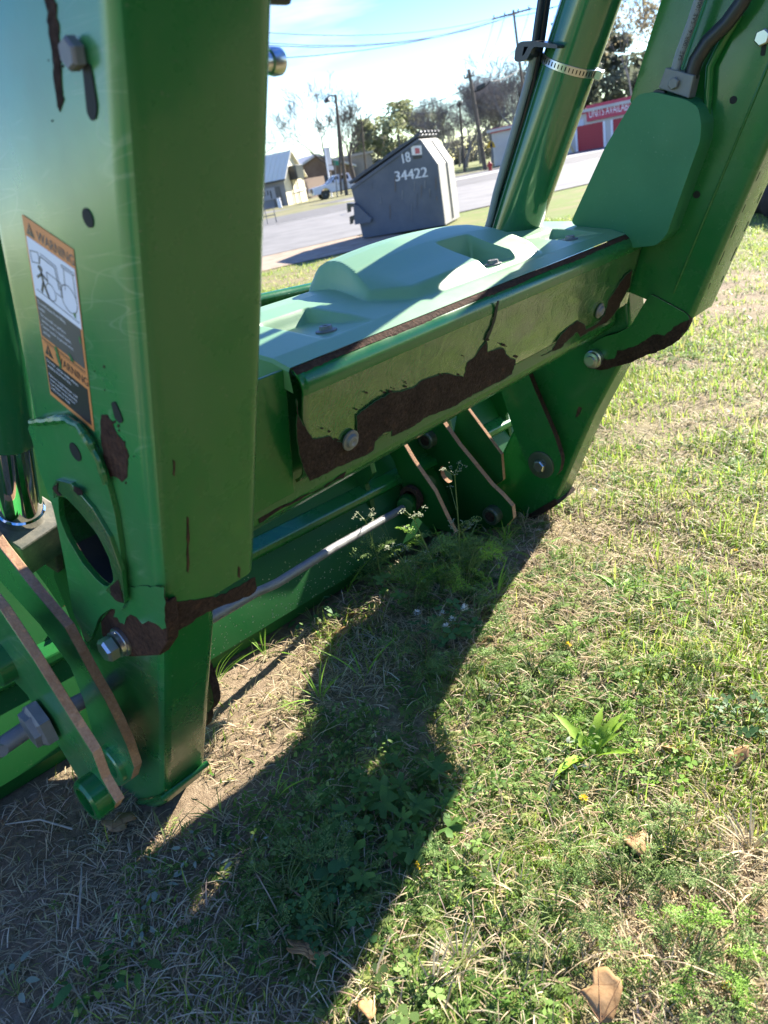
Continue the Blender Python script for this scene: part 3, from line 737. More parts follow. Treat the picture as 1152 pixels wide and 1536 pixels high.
link_bar([(690, 598), (706, 620), (752, 682), (755, 720), (735, 735), (700, 690), (680, 650)], 1.31, 0.010, 'paint_deep', carr, 'rust_edge')
lathe('torn_bore', at_x(620, 745, 1.12), (-1, 0, 0), [(0, 0.03), (0.012, 0.03), (0.013, 0.02), (0.0, 0.018)], M['rust_dark'], carr, 24)

# ------------------------------------------------------------------ latch rod between the carriers
rod = [Vector((0.06, 0.90, 0.188)), at_x(40, 1094, 0.172), Vector((0.27, 0.872, 0.20)), at_x(300, 936, 0.425), at_x(350, 908, 0.50), at_x(383, 889, 0.555), at_x(395, 884, 0.572), at_x(415, 875, 0.60), at_x(500, 822, 0.79), at_x(600, 765, 1.075), at_x(618, 753, 1.13)]
rodo = tube('latch_rod', rod, [0.0115, 0.0115, 0.0105, 0.0095, 0.0085, 0.0076, 0.0076, 0.0080, 0.0084, 0.0084, 0.0084], M['galv'], loader, 18)
p = at_x(72, 1078, 0.172); ax = Vector((-1, 0.05, -0.02)).normalized()
hexbolt('castle_nut', p + ax * 0.001, ax, 0.028, 0.016, rodo, M['galv'], rot=0.5)
lathe('nut_collar', p + ax * 0.016, ax, [(0, 0.022), (0.007, 0.021)], M['galv'], rodo, 6)
tube('cotter_pin', [p + ax * 0.055 + Vector((0, -0.02, 0.008)), p + ax * 0.055 + Vector((0, 0.016, -0.006))], 0.006, M['galv'], rodo, 10)
lathe('rod_socket', at_x(610, 757, 1.10), (-1, -0.33, 0.2), [(-0.02, 0.024), (0.0, 0.024), (0.012, 0.019), (0.013, 0.012)], M['paint_deep'], rodo, 24)

# ------------------------------------------------------------------ warning label
A = at_x(33.5, 321, XL); B = at_x(111, 374, XL); Cc = at_x(78, 590, XL); Dd = at_x(151, 657, XL)
U = (B - A); LW = U.length; U.normalize(); V = ((Cc - A) + (Dd - B)) * 0.5; LH = V.length; V = V - U * V.dot(U); V.normalize()
class Label:
    def __init__(s): s.v = []; s.f = []; s.m = []
    def P(s, u, v, k): return A + U * (u * LW) + V * (v * LH) + Vector((-0.00045 - 0.00018 * k, 0, 0))
    def poly(s, pts, mi, k):
        b = len(s.v); s.v += [s.P(u, v, k) for u, v in pts]; tri = tessellate_polygon([[Vector((u * LW, v * LH, 0)) for u, v in pts]])
        for t in tri: s.f.append(tuple(b + i for i in t)); s.m.append(mi)
    def rect(s, u0, v0, u1, v1, mi, k): s.poly([(u0, v0), (u1, v0), (u1, v1), (u0, v1)], mi, k)
    def line(s, pts, w, mi, k):
        for (u0, v0), (u1, v1) in zip(pts, pts[1:]):
            du, dv = (u1 - u0) * LW, (v1 - v0) * LH; L = math.hypot(du, dv) or 1e-6; nx, ny = -dv / L * w / 2, du / L * w / 2
            s.poly([(u0 + nx / LW, v0 + ny / LH), (u1 + nx / LW, v1 + ny / LH), (u1 - nx / LW, v1 - ny / LH), (u0 - nx / LW, v0 - ny / LH)], mi, k)
    def text(s, body, u, v, size, mi, k, sx=1.0, bold=0.0):
        tv, tf = text_data(body, size)
        for dx in ((0, bold) if bold else (0,)):
            b = len(s.v)
            for p in tv: s.v.append(A + U * (u * LW + (p.x + dx) * sx) + V * (v * LH - p.y) + Vector((-0.00045 - 0.00018 * k - (0.00003 if dx else 0), 0, 0)))
            for t in tf: s.f.append(tuple(b + i for i in t)); s.m.append(mi)
L = Label(); O_, W_, K_, G_, P_ = 0, 1, 2, 3, 4
edge = [(0, 0), (1, 0), (1, .41), (.995, .5), (1, .7), (1, 1.0), (0, 1.0), (.01, .84), (.0, .6), (.02, .52), (0, .4)]
L.poly(edge, O_, 0)                                               # orange sheet
L.rect(0.03, 0.095, 0.985, 0.40, W_, 1)                            # picture panel
L.rect(0.03, 0.40, 0.955, 0.625, G_, 1)                            # faded black text panel
L.rect(0.03, 0.745, 0.955, 0.972, K_, 1)                           # second text panel
def tri(u, v, s, k):
    L.poly([(u, v), (u + s / LW, v), (u + s / 2 / LW, v - s * 0.9 / LH)], K_, k)
    L.rect(u + s * .46 / LW, v - s * .6 / LH, u + s * .56 / LW, v - s * .28 / LH, O_, k + 1); L.rect(u + s * .46 / LW, v - s * .2 / LH, u + s * .56 / LW, v - s * .1 / LH, O_, k + 1)
hs_ = LH * 0.062
tri(0.05, 0.083, hs_ * 1.15, 1); L.text('WARNING', 0.27, 0.08, hs_ * 1.12, G_, 1, 0.80 * LW * 0.9 / (hs_ * 5.4), bold=hs_ * 0.035)
tri(0.05, 0.728, hs_ * 1.25, 1); L.text('WARNING', 0.30, 0.723, hs_ * 1.12, K_, 1, 0.80 * LW * 0.86 / (hs_ * 5.4), bold=hs_ * 0.035)
# pictogram: tractor outline with raised loader and a struck person under the bucket
lw = 0.0007
def circ(cx, cy, r, n=26): return [(cx + r * math.cos(2 * math.pi * i / n) / LW, cy + r * math.sin(2 * math.pi * i / n) / LH) for i in range(n + 1)]
def pic(pts): return [(0.03 + u * 0.955, 0.095 + v * 0.305) for u, v in pts]
L.line(pic([(0.06, .86), (.97, .90)]), lw, G_, 2)
cu, cv = pic([(0.80, 0.60)])[0]; L.line(circ(cu, cv, LW * .16), lw, G_, 2)
cu, cv = pic([(0.40, 0.72)])[0]; L.line(circ(cu, cv, LW * .10), lw, G_, 2)
L.line(pic([(.72, .08), (.97, .08), (.97, .12), (.72, .12), (.72, .08)]), lw, G_, 2)
L.line(pic([(.76, .12), (.74, .48)]), lw, G_, 2); L.line(pic([(.94, .12), (.96, .5)]), lw, G_, 2)
L.line(pic([(.36, .40), (.66, .42), (.66, .66), (.52, .66)]), lw, G_, 2); L.line(pic([(.36, .40), (.36, .60)]), lw, G_, 2)
L.line(pic([(.60, .56), (.56, .22), (.26, .20), (.22, .34)]), lw * 1.3, G_, 2); L.line(pic([(.63, .54), (.60, .18), (.27, .15)]), lw, G_, 2)
L.line(pic([(.22, .34), (.05, .40), (.04, .22), (.22, .16), (.22, .34)]), lw, G_, 2)
L.poly([(u, v) for u, v in [(pic([(.22 + .055 * math.cos(a), .42 + .05 * math.sin(a))])[0]) for a in [i * math.pi / 6 for i in range(12)]]], G_, 2)
L.line(pic([(.23, .47), (.25, .64), (.18, .84)]), lw * 4, G_, 2); L.line(pic([(.25, .64), (.34, .86)]), lw * 4, G_, 2); L.line(pic([(.24, .50), (.12, .62)]), lw * 3, G_, 2); L.line(pic([(.24, .50), (.36, .56)]), lw * 3, G_, 2)
ts = LH * 0.0225
for k, t in enumerate(('To avoid injury from falling', 'loader:', '  Do not walk or perform', '  service under a raised loader.', '\u2022 Lower loader to ground when', '  parked.')):
    L.text(t, 0.06, 0.435 + k * 0.0325, ts * 1.1, W_, 2, 0.92)
for k, t in enumerate(('DO NOT operate loader without', 'engaging attachment latch.', '', 'Failure to engage retainer could', 'result in attachment detaching', 'from loader causing serious', 'bodily injury or death.')):
    if t: L.text(t, 0.06, 0.775 + k * 0.0285, ts * 1.08, W_, 2, 0.88)
L.rect(0.012, 0.640, 0.955, 0.646, K_, 1); L.rect(0.05, 0.655, 0.955, 0.657, K_, 1)
for k, pl in enumerate((((.30, .635), (.36, .625), (.40, .68), (.42, .74), (.37, .745), (.34, .69)), ((.62, .60), (.70, .615), (.74, .635), (.66, .64)), ((.9, .45), (.94, .45), (.95, .48), (.92, .485)), ((.86, .33), (.9, .335), (.9, .36), (.86, .352)))):
    L.poly(jag(pl, .03, .006, 90 + k), P_, 3)                       # paint showing through the torn sticker
label = obj('warning_label', L.v, L.f, [M['orange'], M['white'], M['ink'], M['ink_grey'], M['paint_scratched']], boom_l, L.m, recalc=False)
label['label'] = 'torn orange, white and black warning sticker'

# ================================================================== THE BUCKET
bucket = thing('loader_bucket', 'deep green steel bucket lying on the dirt behind the loader legs', 'bucket', (0.8, 1.3, 0))
tilt = -0.062
def bz(x): return tilt * (x - 0.2)
sec = [(1.30, -0.012), (1.12, -0.012), (1.078, 0.0), (1.062, 0.03), (1.075, 0.09), (1.105, 0.15), (1.16, 0.27), (1.21, 0.40), (1.235, 0.52), (1.24, 0.60)]
sec_in = [(1.248, 0.60), (1.243, 0.52), (1.218, 0.40), (1.168, 0.27), (1.113, 0.15), (1.085, 0.09), (1.075, 0.035), (1.09, 0.01), (1.13, -0.002), (1.30, -0.002)]
xs = np.linspace(-0.30, 1.85, 24); loop = sec + sec_in; v = []; f = []; n = len(loop)
for x in xs:
    for y, z in loop: v.append(Vector((x, y, z + bz(x))))
for i in range(len(xs) - 1):
    for k in range(n): f.append((i * n + k, i * n + (k + 1) % n, (i + 1) * n + (k + 1) % n, (i + 1) * n + k))
f.append(tuple(range(n))); f.append(tuple((len(xs) - 1) * n + k for k in reversed(range(n))))
dewy = paint('dewy_green_paint', green=(0.007, 0.09, 0.017), dust=0.1, rough=(0.4, 0.6), coat=0.0, spec=0.22); nb = NB(dewy)
vv = nb.vor(170, 'F1'); 
bk = obj('bucket_shell', v, f, dewy, bucket); smooth_angle(bk, 40)
dr = Soup()
for k in range(420):                                  # drying drops and splashes on the lower back
    x = rnd.uniform(0.42, 1.0); t = rnd.random() ** 1.4; y = 1.062 + (1.10 - 1.062) * max(0, (t - .1)); z = 0.03 + 0.105 * t
    if z > 0.09: y = 1.075 + (z - .09) / .06 * .03
    elif z > 0.03: y = 1.062 + (z - .03) / .06 * .013
    r = rnd.uniform(0.0006, 0.0017); c = Vector((x, y - 0.0006, z + bz(x))); vs_ = [c + Vector((r * math.cos(a), 0, r * math.sin(a))) for a in (0, 1.05, 2.1, 3.14, 4.19, 5.24)]
    dr.quad(*vs_)
drops = dr.build('splash_mark', mat('dried_splash', (0.32, 0.38, 0.24), 0.6), bk); drops['kind'] = 'stuff'
# stiffening rail along the back
rs = [(1.098, 0.150), (1.090, 0.158), (1.092, 0.172), (1.12, 0.186), (1.13, 0.172), (1.11, 0.15)]
v = []; f = []; n = len(rs)
for x in (-0.28, 1.83):
    for y, z in rs: v.append(Vector((x, y, z + bz(x))))
f = [(k, (k + 1) % n, n + (k + 1) % n, n + k) for k in range(n)] + [tuple(range(n)), tuple(n + k for k in range(n))]
bevel(obj('back_rail', v, f, M['paint'], bucket), 0.003)
for x in (0.12, 1.02, 1.30, 1.58):                    # vertical hooks and ribs that take the carrier
    pts = [(1.085, 0.06), (1.10, 0.19), (1.07, 0.22), (1.08, 0.33), (1.13, 0.42), (1.20, 0.44), (1.225, 0.40), (1.165, 0.27), (1.11, 0.15), (1.09, 0.09)]
    slab('back_rib', [Vector((x, y, z + bz(x))) for y, z in pts], (-1, 0, 0), 0.014, M['paint_deep'], bucket, bev=0.0015)
for x in (-0.30, 1.85):
    pts = [(1.06, 0.03), (1.10, 0.15), (1.24, 0.60), (1.42, 0.60), (1.75, 0.10), (1.75, -0.012), (1.12, -0.012)]
    slab('side_plate', [Vector((x, y, z + bz(x))) for y, z in pts], (-1, 0, 0), 0.012, M['paint_deep'], bucket, bev=0.001)
slab('bottom_plate', [Vector((x, y, z + bz(x))) for x, y, z in ((-0.3, 1.13, -0.003), (1.85, 1.13, -0.003), (1.85, 1.80, -0.003), (-0.3, 1.80, -0.003))], (0, 0, 1), 0.009, M['paint_deep'], bucket)
tube('top_lip', [Vector((-0.3, 1.244, 0.605 + bz(-0.3))), Vector((1.85, 1.244, 0.605 + bz(1.85)))], 0.013, M['paint'], bucket, 12)

# ================================================================== GROUND
def vnoise(x, y, s, seed):
    """smooth value noise in numpy"""
    x = np.asarray(x) * s; y = np.asarray(y) * s; xi = np.floor(x).astype(np.int64); yi = np.floor(y).astype(np.int64); fx = x - xi; fy = y - yi
    fx = fx * fx * (3 - 2 * fx); fy = fy * fy * (3 - 2 * fy)
    def h(a, b):
        n = (a * 374761393 + b * 668265263 + seed * 1442695041) & 0x7fffffff; n = ((n ^ (n >> 13)) * 1274126177) & 0x7fffffff
        return ((n ^ (n >> 16)) & 0xffff) / 65535.0
    return (h(xi, yi) * (1 - fx) + h(xi + 1, yi) * fx) * (1 - fy) + (h(xi, yi + 1) * (1 - fx) + h(xi + 1, yi + 1) * fx) * fy
def blob(x, y, cx, cy, rx, ry): return np.exp(-(((x - cx) / rx) ** 2 + ((y - cy) / ry) ** 2))
def bare(x, y):
    """0 = thick turf, 1 = bare sandy dirt"""
    x = np.asarray(x, float); y = np.asarray(y, float)
    b = 1.15 * blob(x, y, 0.02, 0.80, 0.30, 0.42) + 1.2 * blob(x, y, 0.50, 0.98, 0.26, 0.15) + 0.8 * blob(x, y, 0.40, 0.83, 0.16, 0.10)
    b += 0.9 * blob(x, y, 1.20, 0.83, 0.10, 0.07) + 0.5 * blob(x, y, 1.55, 0.62, 0.12, 0.12) + 0.9 * blob(x, y, 1.0, 1.3, 0.8, 0.22)
    b += 1.0 * blob(x, y, 5.2, 2.0, 1.8, 1.0) + 0.7 * blob(x, y, 8.5, 9.5, 3.5, 3.0) + 1.1 * blob(x, y, 9.5, 15.5, 6, 3.0)
    n = vnoise(x, y, 5.5, 3) * 0.5 + vnoise(x, y, 13, 4) * 0.3 + vnoise(x, y, 1.3, 5) * 0.35
    return np.clip(b * 0.9 + (n - 0.62) * 0.9, 0, 1)
def zground(x, y):
    x = np.asarray(x, float); y = np.asarray(y, float)
    r = np.hypot(x, y); k = np.clip(1.6 - r / 8.0, 0, 1)
    return gz_np(x) + k * ((vnoise(x, y, 3.0, 21) - 0.5) * 0.022 + (vnoise(x, y, 9.0, 22) - 0.5) * 0.014 + (vnoise(x, y, 27.0, 23) - 0.5) * 0.006) - 0.004
def soil():
    m = mat('sandy_soil', (0.3, 0.2, 0.12), 0.95, spec=0.15); n = NB(m)
    a = n.noise(4, 6, 0.7); b = n.noise(60, 6, 0.75); c = n.noise(420, 3, 0.7)
    col = n.ramp(b, [(0.30, (0.135, 0.098, 0.062)), (0.5, (0.25, 0.185, 0.12)), (0.68, (0.36, 0.275, 0.185))])
    at = n.new('ShaderNodeAttribute'); at.attribute_name = 'bare'
    far = n.ramp(n.noise(1.1, 5, 0.7), [(0.36, (0.23, 0.21, 0.09)), (0.55, (0.16, 0.22, 0.05))])
    thatch = n.ramp(n.noise(110, 6, 0.8), [(0.32, (0.10, 0.085, 0.042)), (0.5, (0.24, 0.20, 0.105)), (0.66, (0.38, 0.32, 0.18))])
    geo = n.new('ShaderNodeNewGeometry'); ln = n.new('ShaderNodeVectorMath'); ln.operation = 'LENGTH'; n.link(geo.outputs['Position'], ln.inputs[0])
    thatch = n.mix(n.bw(ln.outputs['Value'], 4.0, 12.0), thatch, far)
    col = n.mix(at.outputs['Fac'], thatch, col)
    col = n.mix(n.bw(a, 0.4, 0.7, 0, 0.35), col, (0.16, 0.115, 0.07))
    n.base(col); n.bump(n.math('ADD', b, n.math('MULTIPLY', c, 0.5)), 0.6, 0.01); return m
M['soil'] = soil()
def axis_pts(lo, hi, near, far, c=0.6):
    pts = [c]; s = near
    while pts[-1] < hi: pts.append(pts[-1] + max(near, abs(pts[-1] - c) * far))
    left = [c]
    while left[0] > lo: left.insert(0, left[0] - max(near, abs(left[0] - c) * far))
    return np.array(left[:-1] + pts)
gx = axis_pts(-400, 900, 0.022, 0.028, 0.8); gy = axis_pts(-400, 900, 0.022, 0.028, 0.8)
GX, GY = np.meshgrid(gx, gy, indexing='ij'); GZ = zground(GX, GY)
me = bpy.data.meshes.new('ground'); nx_, ny_ = GX.shape
co = np.stack([GX, GY, GZ], -1).reshape(-1, 3)
I = np.arange(nx_ * ny_).reshape(nx_, ny_); q = np.stack([I[:-1, :-1], I[1:, :-1], I[1:, 1:], I[:-1, 1:]], -1).reshape(-1, 4)
def np_mesh(me, co, quads=None, tris=None):
    me.vertices.add(len(co)); me.vertices.foreach_set('co', co.astype(np.float32).ravel())
    parts = []; sizes = []
    if quads is not None: parts.append(quads.ravel()); sizes.append(np.full(len(quads), 4))
    if tris is not None: parts.append(tris.ravel()); sizes.append(np.full(len(tris), 3))
    li = np.concatenate(parts).astype(np.int32); sz = np.concatenate(sizes).astype(np.int32)
    me.loops.add(len(li)); me.loops.foreach_set('vertex_index', li)
    me.polygons.add(len(sz)); st = np.zeros(len(sz), np.int32); st[1:] = np.cumsum(sz)[:-1]
    me.polygons.foreach_set('loop_start', st); me.update(calc_edges=True)
np_mesh(me, co, q)
at = me.attributes.new('bare', 'FLOAT', 'POINT'); at.data.foreach_set('value', bare(GX, GY).ravel().astype(np.float32))
me.materials.append(M['soil']); me.polygons.foreach_set('use_smooth', [True] * len(me.polygons))
ground = link(bpy.data.objects.new('ground', me)); ground['kind'] = 'structure'

# ------------------------------------------------------------------ grass, straw, litter (real blades)
def leafmat(name, rough=0.5, trans=0.35):
    m = mat(name, (0.1, 0.2, 0.03), rough, spec=0.18); t = m.node_tree; b = t.nodes['Principled BSDF']
    at = t.nodes.new('ShaderNodeAttribute'); at.attribute_name = 'tint'; t.links.new(at.outputs['Color'], b.inputs['Base Color'])
    if trans:
        tr = t.nodes.new('ShaderNodeBsdfTranslucent'); mx = t.nodes.new('ShaderNodeMixShader'); mx.inputs[0].default_value = trans
        t.links.new(at.outputs['Color'], tr.inputs['Color']); t.links.new(b.outputs[0], mx.inputs[1]); t.links.new(tr.outputs[0], mx.inputs[2])
        t.links.new(mx.outputs[0], t.nodes['Material Output'].inputs['Surface'])
    return m
M['blade'] = leafmat('grass_blade', 0.45, 0.5); M['straw'] = leafmat('dry_straw', 0.75, 0.3); M['leafy'] = leafmat('weed_leaf', 0.6, 0.5)
def blades(name, x, y, length, width, lean, az, tint, m, z0=None, curl=0.5):
    """one curved four-vertex-row blade per entry"""
    N = len(x); z = zground(x, y) if z0 is None else z0
    p0 = np.stack([x, y, z - 0.002], -1); d = np.stack([np.cos(az), np.sin(az), np.zeros(N)], -1); s = np.stack([-np.sin(az), np.cos(az), np.zeros(N)], -1)
    up = np.array([0, 0, 1.0]); L = length[:, None]; W = width[:, None] / 2
    def pt(t, ln): return p0 + d * (np.sin(ln)[:, None] * L * t) + up * (np.cos(ln)[:, None] * L * t)
    a = pt(0.45, lean * (1 - curl * 0.5)); b = pt(0.78, lean); c = pt(1.0, np.minimum(lean * (1 + curl * 0.5), 1.62))
    V = np.stack([p0 - s * W, p0 + s * W, a - s * W * 0.95, a + s * W * 0.95, b - s * W * 0.6, b + s * W * 0.6, c], 1).reshape(-1, 3)
    k = (np.arange(N) * 7)[:, None]
    Q = np.concatenate([k + np.array([[0, 1, 3, 2]]), k + np.array([[2, 3, 5, 4]])], 0); T = k + np.array([[4, 5, 6]])
    me = bpy.data.meshes.new(name); np_mesh(me, V, Q, T)
    ca = me.color_attributes.new('tint', 'FLOAT_COLOR', 'POINT')
    C = np.ones((N, 7, 4), np.float32); C[:, :, :3] = tint[:, None, :]
    C[:, 0:2, :3] *= 0.9; ca.data.foreach_set('color', C.ravel())
    me.materials.append(m); o = link(bpy.data.objects.new(name, me)); o['kind'] = 'stuff'; return o
def scatter(n, rmin, rmax, amin, amax, power):
    """points over the lawn, thinning out with distance from the camera"""
    u = rng.random(n)
    r = (rmin ** power + u * (rmax ** power - rmin ** power)) ** (1 / power) if power else rmin * (rmax / rmin) ** u
    a = np.radians(rng.uniform(amin, amax, n)); return r * np.sin(a), r * np.cos(a), r
LEAFP = on_ground(902, 1496)
def outside(x, y):
    """keep plants off the machine's feet"""
    k = ~((x > 0.262) & (x < 0.352) & (y > 0.775) & (y < 0.97))
    k &= np.hypot(x - LEAFP.x, y - LEAFP.y) > 0.036
    k &= ~((y > 1.055) & (y < 1.8) & (x < 1.85)); return k
def tint_mix(n, cols, wts, jit=0.18):
    c = np.array(cols)[rng.choice(len(cols), n, p=np.array(wts) / sum(wts))]; return np.clip(c * (1 + rng.normal(0, jit, (n, 1))) * (1 + rng.normal(0, 0.05, (n, 3))), 0.004, 0.9)
GREEN = [(0.24, 0.36, 0.05), (0.34, 0.46, 0.07), (0.15, 0.26, 0.04), (0.44, 0.48, 0.11), (0.50, 0.47, 0.20)]
STRAW = [(0.50, 0.40, 0.235), (0.62, 0.52, 0.34), (0.36, 0.28, 0.16), (0.20, 0.15, 0.085)]
# upright green turf
x, y, r = scatter(520000, 0.32, 16.0, 2, 92, 0.35)
lush = vnoise(x, y, 3.1, 31) * 0.55 + vnoise(x, y, 8.0, 32) * 0.45
keep = outside(x, y) & (rng.random(len(x)) < np.clip((lush - 0.36 + 0.10 * np.clip(r - 1.2, 0, 2)) * 2.3, 0.08, 1.0) * (1 - 0.96 * np.clip(bare(x, y) * 1.25, 0, 1)))
x, y, r = x[keep], y[keep], r[keep]; n = len(x); sc = np.clip(r, 0.8, 14) ** 0.5
lush = lush[keep]
L_ = rng.gamma(5, 0.0044, n) * (0.5 + 0.8 * lush) * np.clip(sc, 0.9, 1.6); L_ = np.clip(L_, 0.006, 0.075)
blades('grass', x, y, L_, rng.uniform(0.0011, 0.0026, n) * sc * (1 + 0.25 * (sc - 1)), rng.uniform(0.15, 1.35, n), rng.uniform(0, 6.283, n), tint_mix(n, GREEN, [4, 3.2, 2.4, 2.2, 1.4]), M['blade'])
# dead straw lying in the turf and on the dirt
x, y, r = scatter(480000, 0.32, 14.0, -14, 95, 0.35)
dry = vnoise(x, y, 2.2, 41) * 0.5 + vnoise(x, y, 7.0, 42) * 0.5
keep = outside(x, y) & (rng.random(len(x)) < np.clip((dry - 0.22) * 2.2, 0.15, 1)) & (rng.random(len(x)) < 1 - 0.42 * bare(x, y)) & (rng.random(len(x)) < np.clip(1.05 - r * 0.27, 0.18, 0.85) * (0.72 + 0.28 * np.clip(bare(x, y) * 3, 0, 1)))
x, y, r = x[keep], y[keep], r[keep]; n = len(x); sc = np.clip(r, 0.8, 14) ** 0.55
blades('dead_grass', x, y, rng.gamma(5, 0.0052, n) * np.clip(sc, 0.9, 1.7), rng.uniform(0.0009, 0.0020, n) * sc * (1 + 0.25 * (sc - 1)), rng.uniform(0.95, 1.58, n), rng.uniform(0, 6.283, n), tint_mix(n, STRAW, [3.4, 3.2, 1.6, 0.8]), M['straw'], zground(x, y) + 0.002 + rng.random(n) * 0.013 * (1 - bare(x, y)), curl=0.25)
# long thin stalks
x, y, r = scatter(520, 0.35, 4.0, -10, 92, 0.8); keep = outside(x, y); x, y = x[keep], y[keep]; n = len(x)
blades('dead_grass', x, y, rng.uniform(0.035, 0.10, n), rng.uniform(0.0010, 0.0017, n), rng.uniform(1.0, 1.55, n), rng.uniform(0, 6.283, n), tint_mix(n, STRAW, [3, 4, 1, 0.4]), M['straw'], zground(x, y) + 0.006, curl=0.3)
# low clover and ferny ground cover: tiny leaflets close to the soil
x, y, r = scatter(120000, 0.32, 9.0, 2, 92, 0.4)
cl = vnoise(x, y, 4.2, 51) * 0.6 + vnoise(x, y, 12.0, 52) * 0.4 + 0.28 * blob(x, y, 0.42, 0.62, 0.22, 0.2) + 0.35 * blob(x, y, 0.95, 0.9, 0.2, 0.18) + 0.22 * blob(x, y, 0.75, 0.4, 0.3, 0.2)
keep = outside(x, y) & (cl > 0.66) & (rng.random(len(x)) < 1 - 0.9 * bare(x, y)); x, y, r = x[keep], y[keep], r[keep]; n = len(x); sc = np.clip(r, 0.8, 9) ** 0.5
blades('ground_cover', x, y, rng.uniform(0.005, 0.012, n) * sc, rng.uniform(0.003, 0.0065, n) * sc, rng.uniform(0.7, 1.5, n), rng.uniform(0, 6.283, n), tint_mix(n, [(0.14, 0.26, 0.05), (0.23, 0.36, 0.08), (0.32, 0.42, 0.14)], [3, 3, 1.5]), M['leafy'], zground(x, y) + rng.random(n) ** 1.5 * 0.030 * np.clip((cl[keep] - 0.5) * 5, 0.1, 1), curl=0.2)
# feathery weed fronds between the blades: fine leaflets along short arching ribs
def fronds(name, n, xs, ys, tint):
    az = rng.uniform(0, 6.283, n); L = rng.uniform(0.02, 0.045, n) * np.clip(np.hypot(xs, ys), 0.8, 9) ** 0.4; rise = rng.uniform(0.25, 1.1, n); m = 9; V = []; C = []
    z0 = zground(xs, ys) + 0.002; d = np.stack([np.cos(az), np.sin(az)], -1); s = np.stack([-np.sin(az), np.cos(az)], -1)
    for i in range(m):
        t = (i + 0.6) / m; h = L * (np.sin(rise) * t * (1 - 0.45 * t)); c = np.stack([xs, ys], -1) + d * (L * np.cos(rise * 0.8) * t)[:, None]
        for sg in (-1, 1):
            w = L * 0.30 * math.sin(math.pi * (0.15 + 0.8 * t)) * rng.uniform(0.6, 1.2, n); k = rng.uniform(0.2, 0.9, n); tip = c + (s * sg + d * k[:, None]) * w[:, None]; mid = (c + tip) / 2; wd = d * (w * rng.uniform(.13, .24, n))[:, None]; zt = z0 + h + rng.normal(0, 0.0015, n); zm = z0 + h + 0.0012
            V.append(np.stack([np.column_stack([c, z0 + h]), np.column_stack([mid + wd, zm]), np.column_stack([tip, zt]), np.column_stack([mid - wd, zm])], 1))
    V = np.concatenate(V, 0).reshape(-1, 3); q = np.arange(len(V)).reshape(-1, 4); me = bpy.data.meshes.new(name); np_mesh(me, V, q); ca = me.color_attributes.new('tint', 'FLOAT_COLOR', 'POINT'); T = np.ones((2 * m, n, 4, 4), np.float32); T[..., :3] = tint[None, :, None, :]; ca.data.foreach_set('color', T.ravel()); me.materials.append(M['leafy']); o = link(bpy.data.objects.new(name, me)); o['kind'] = 'stuff'
x, y, r = scatter(26000, 0.34, 5.0, 4, 92, 0.5)
fr = vnoise(x, y, 3.4, 61) * 0.6 + vnoise(x, y, 10.0, 62) * 0.4 + 0.22 * blob(x, y, 0.80, 0.45, 0.3, 0.16) + 0.30 * blob(x, y, 0.45, 0.60, 0.2, 0.16) + 0.3 * blob(x, y, 0.95, 0.9, 0.2, 0.2)
keep = outside(x, y) & (fr > 0.63) & (rng.random(len(x)) < 1 - bare(x, y)); x, y = x[keep], y[keep]
fronds('feathery_ground_cover', len(x), x, y, tint_mix(len(x), [(0.17, 0.29, 0.06), (0.24, 0.36, 0.085), (0.12, 0.22, 0.06), (0.34, 0.40, 0.13)], [3, 3, 2, 1]))
# crumbs of soil and grit on the bare places
x, y, r = scatter(26000, 0.35, 4.0, -14, 95, 0.7); keep = outside(x, y) & (rng.random(len(x)) < bare(x, y)); x, y = x[keep], y[keep]; n = len(x)
s_ = rng.gamma(2, 0.0011, n)[:, None, None]; base = np.array([[-1, -.7, 0], [1, -.6, 0], [.8, .8, 0], [-.9, .7, 0], [0, 0, 1.1]]); a = rng.uniform(0, 6.28, n)
Rm = np.stack([np.stack([np.cos(a), -np.sin(a), 0 * a], -1), np.stack([np.sin(a), np.cos(a), 0 * a], -1), np.stack([0 * a, 0 * a, 1 + 0 * a], -1)], 1)
V = (np.einsum('nij,kj->nki', Rm, base) * s_ + np.stack([x, y, zground(x, y)], -1)[:, None, :]).reshape(-1, 3)
k = (np.arange(n) * 5)[:, None]; T = np.concatenate([k + np.array([[i, (i + 1) % 4, 4]]) for i in range(4)], 0)
me = bpy.data.meshes.new('soil_crumbs'); np_mesh(me, V, None, T); me.materials.append(M['soil']); o = link(bpy.data.objects.new('soil_crumbs', me)); o['kind'] = 'stuff'

# ================================================================== STREET AND TOWN
ZR = -0.65                                               # the street lies a little lower than the lawn
GN = (0, 0, 1)
def flat_mat(name, c1, c2, sc=8, rough=0.9, bump=0.0):
    m = mat(name, c1, rough, spec=0.25); n = NB(m); f = n.noise(sc, 6, 0.65); n.base(n.ramp(f, [(0.32, c1), (0.68, c2)]))
    if bump: n.bump(n.noise(sc * 9, 4), bump, 0.02)
    return m
M['asphalt'] = flat_mat('pale_worn_asphalt', (0.155, 0.152, 0.147), (0.225, 0.22, 0.21), 0.9, 0.9, 0.1)
M['asphalt2'] = flat_mat('grey_lane_asphalt', (0.10, 0.099, 0.097), (0.15, 0.148, 0.145), 1.1, 0.9)
M['concrete'] = flat_mat('pale_concrete', (0.28, 0.275, 0.26), (0.36, 0.35, 0.33), 0.8, 0.9)
M['verge'] = flat_mat('patchy_verge', (0.11, 0.125, 0.04), (0.24, 0.21, 0.10), 0.7, 0.95)
M['gravel'] = flat_mat('gravel_shoulder', (0.26, 0.19, 0.125), (0.42, 0.33, 0.24), 3.0, 0.95, 0.4)
RD = Vector((0.94, -0.342, 0)).normalized(); RN = Vector((-RD.y, RD.x, 0))   # along the road / across it, away from us
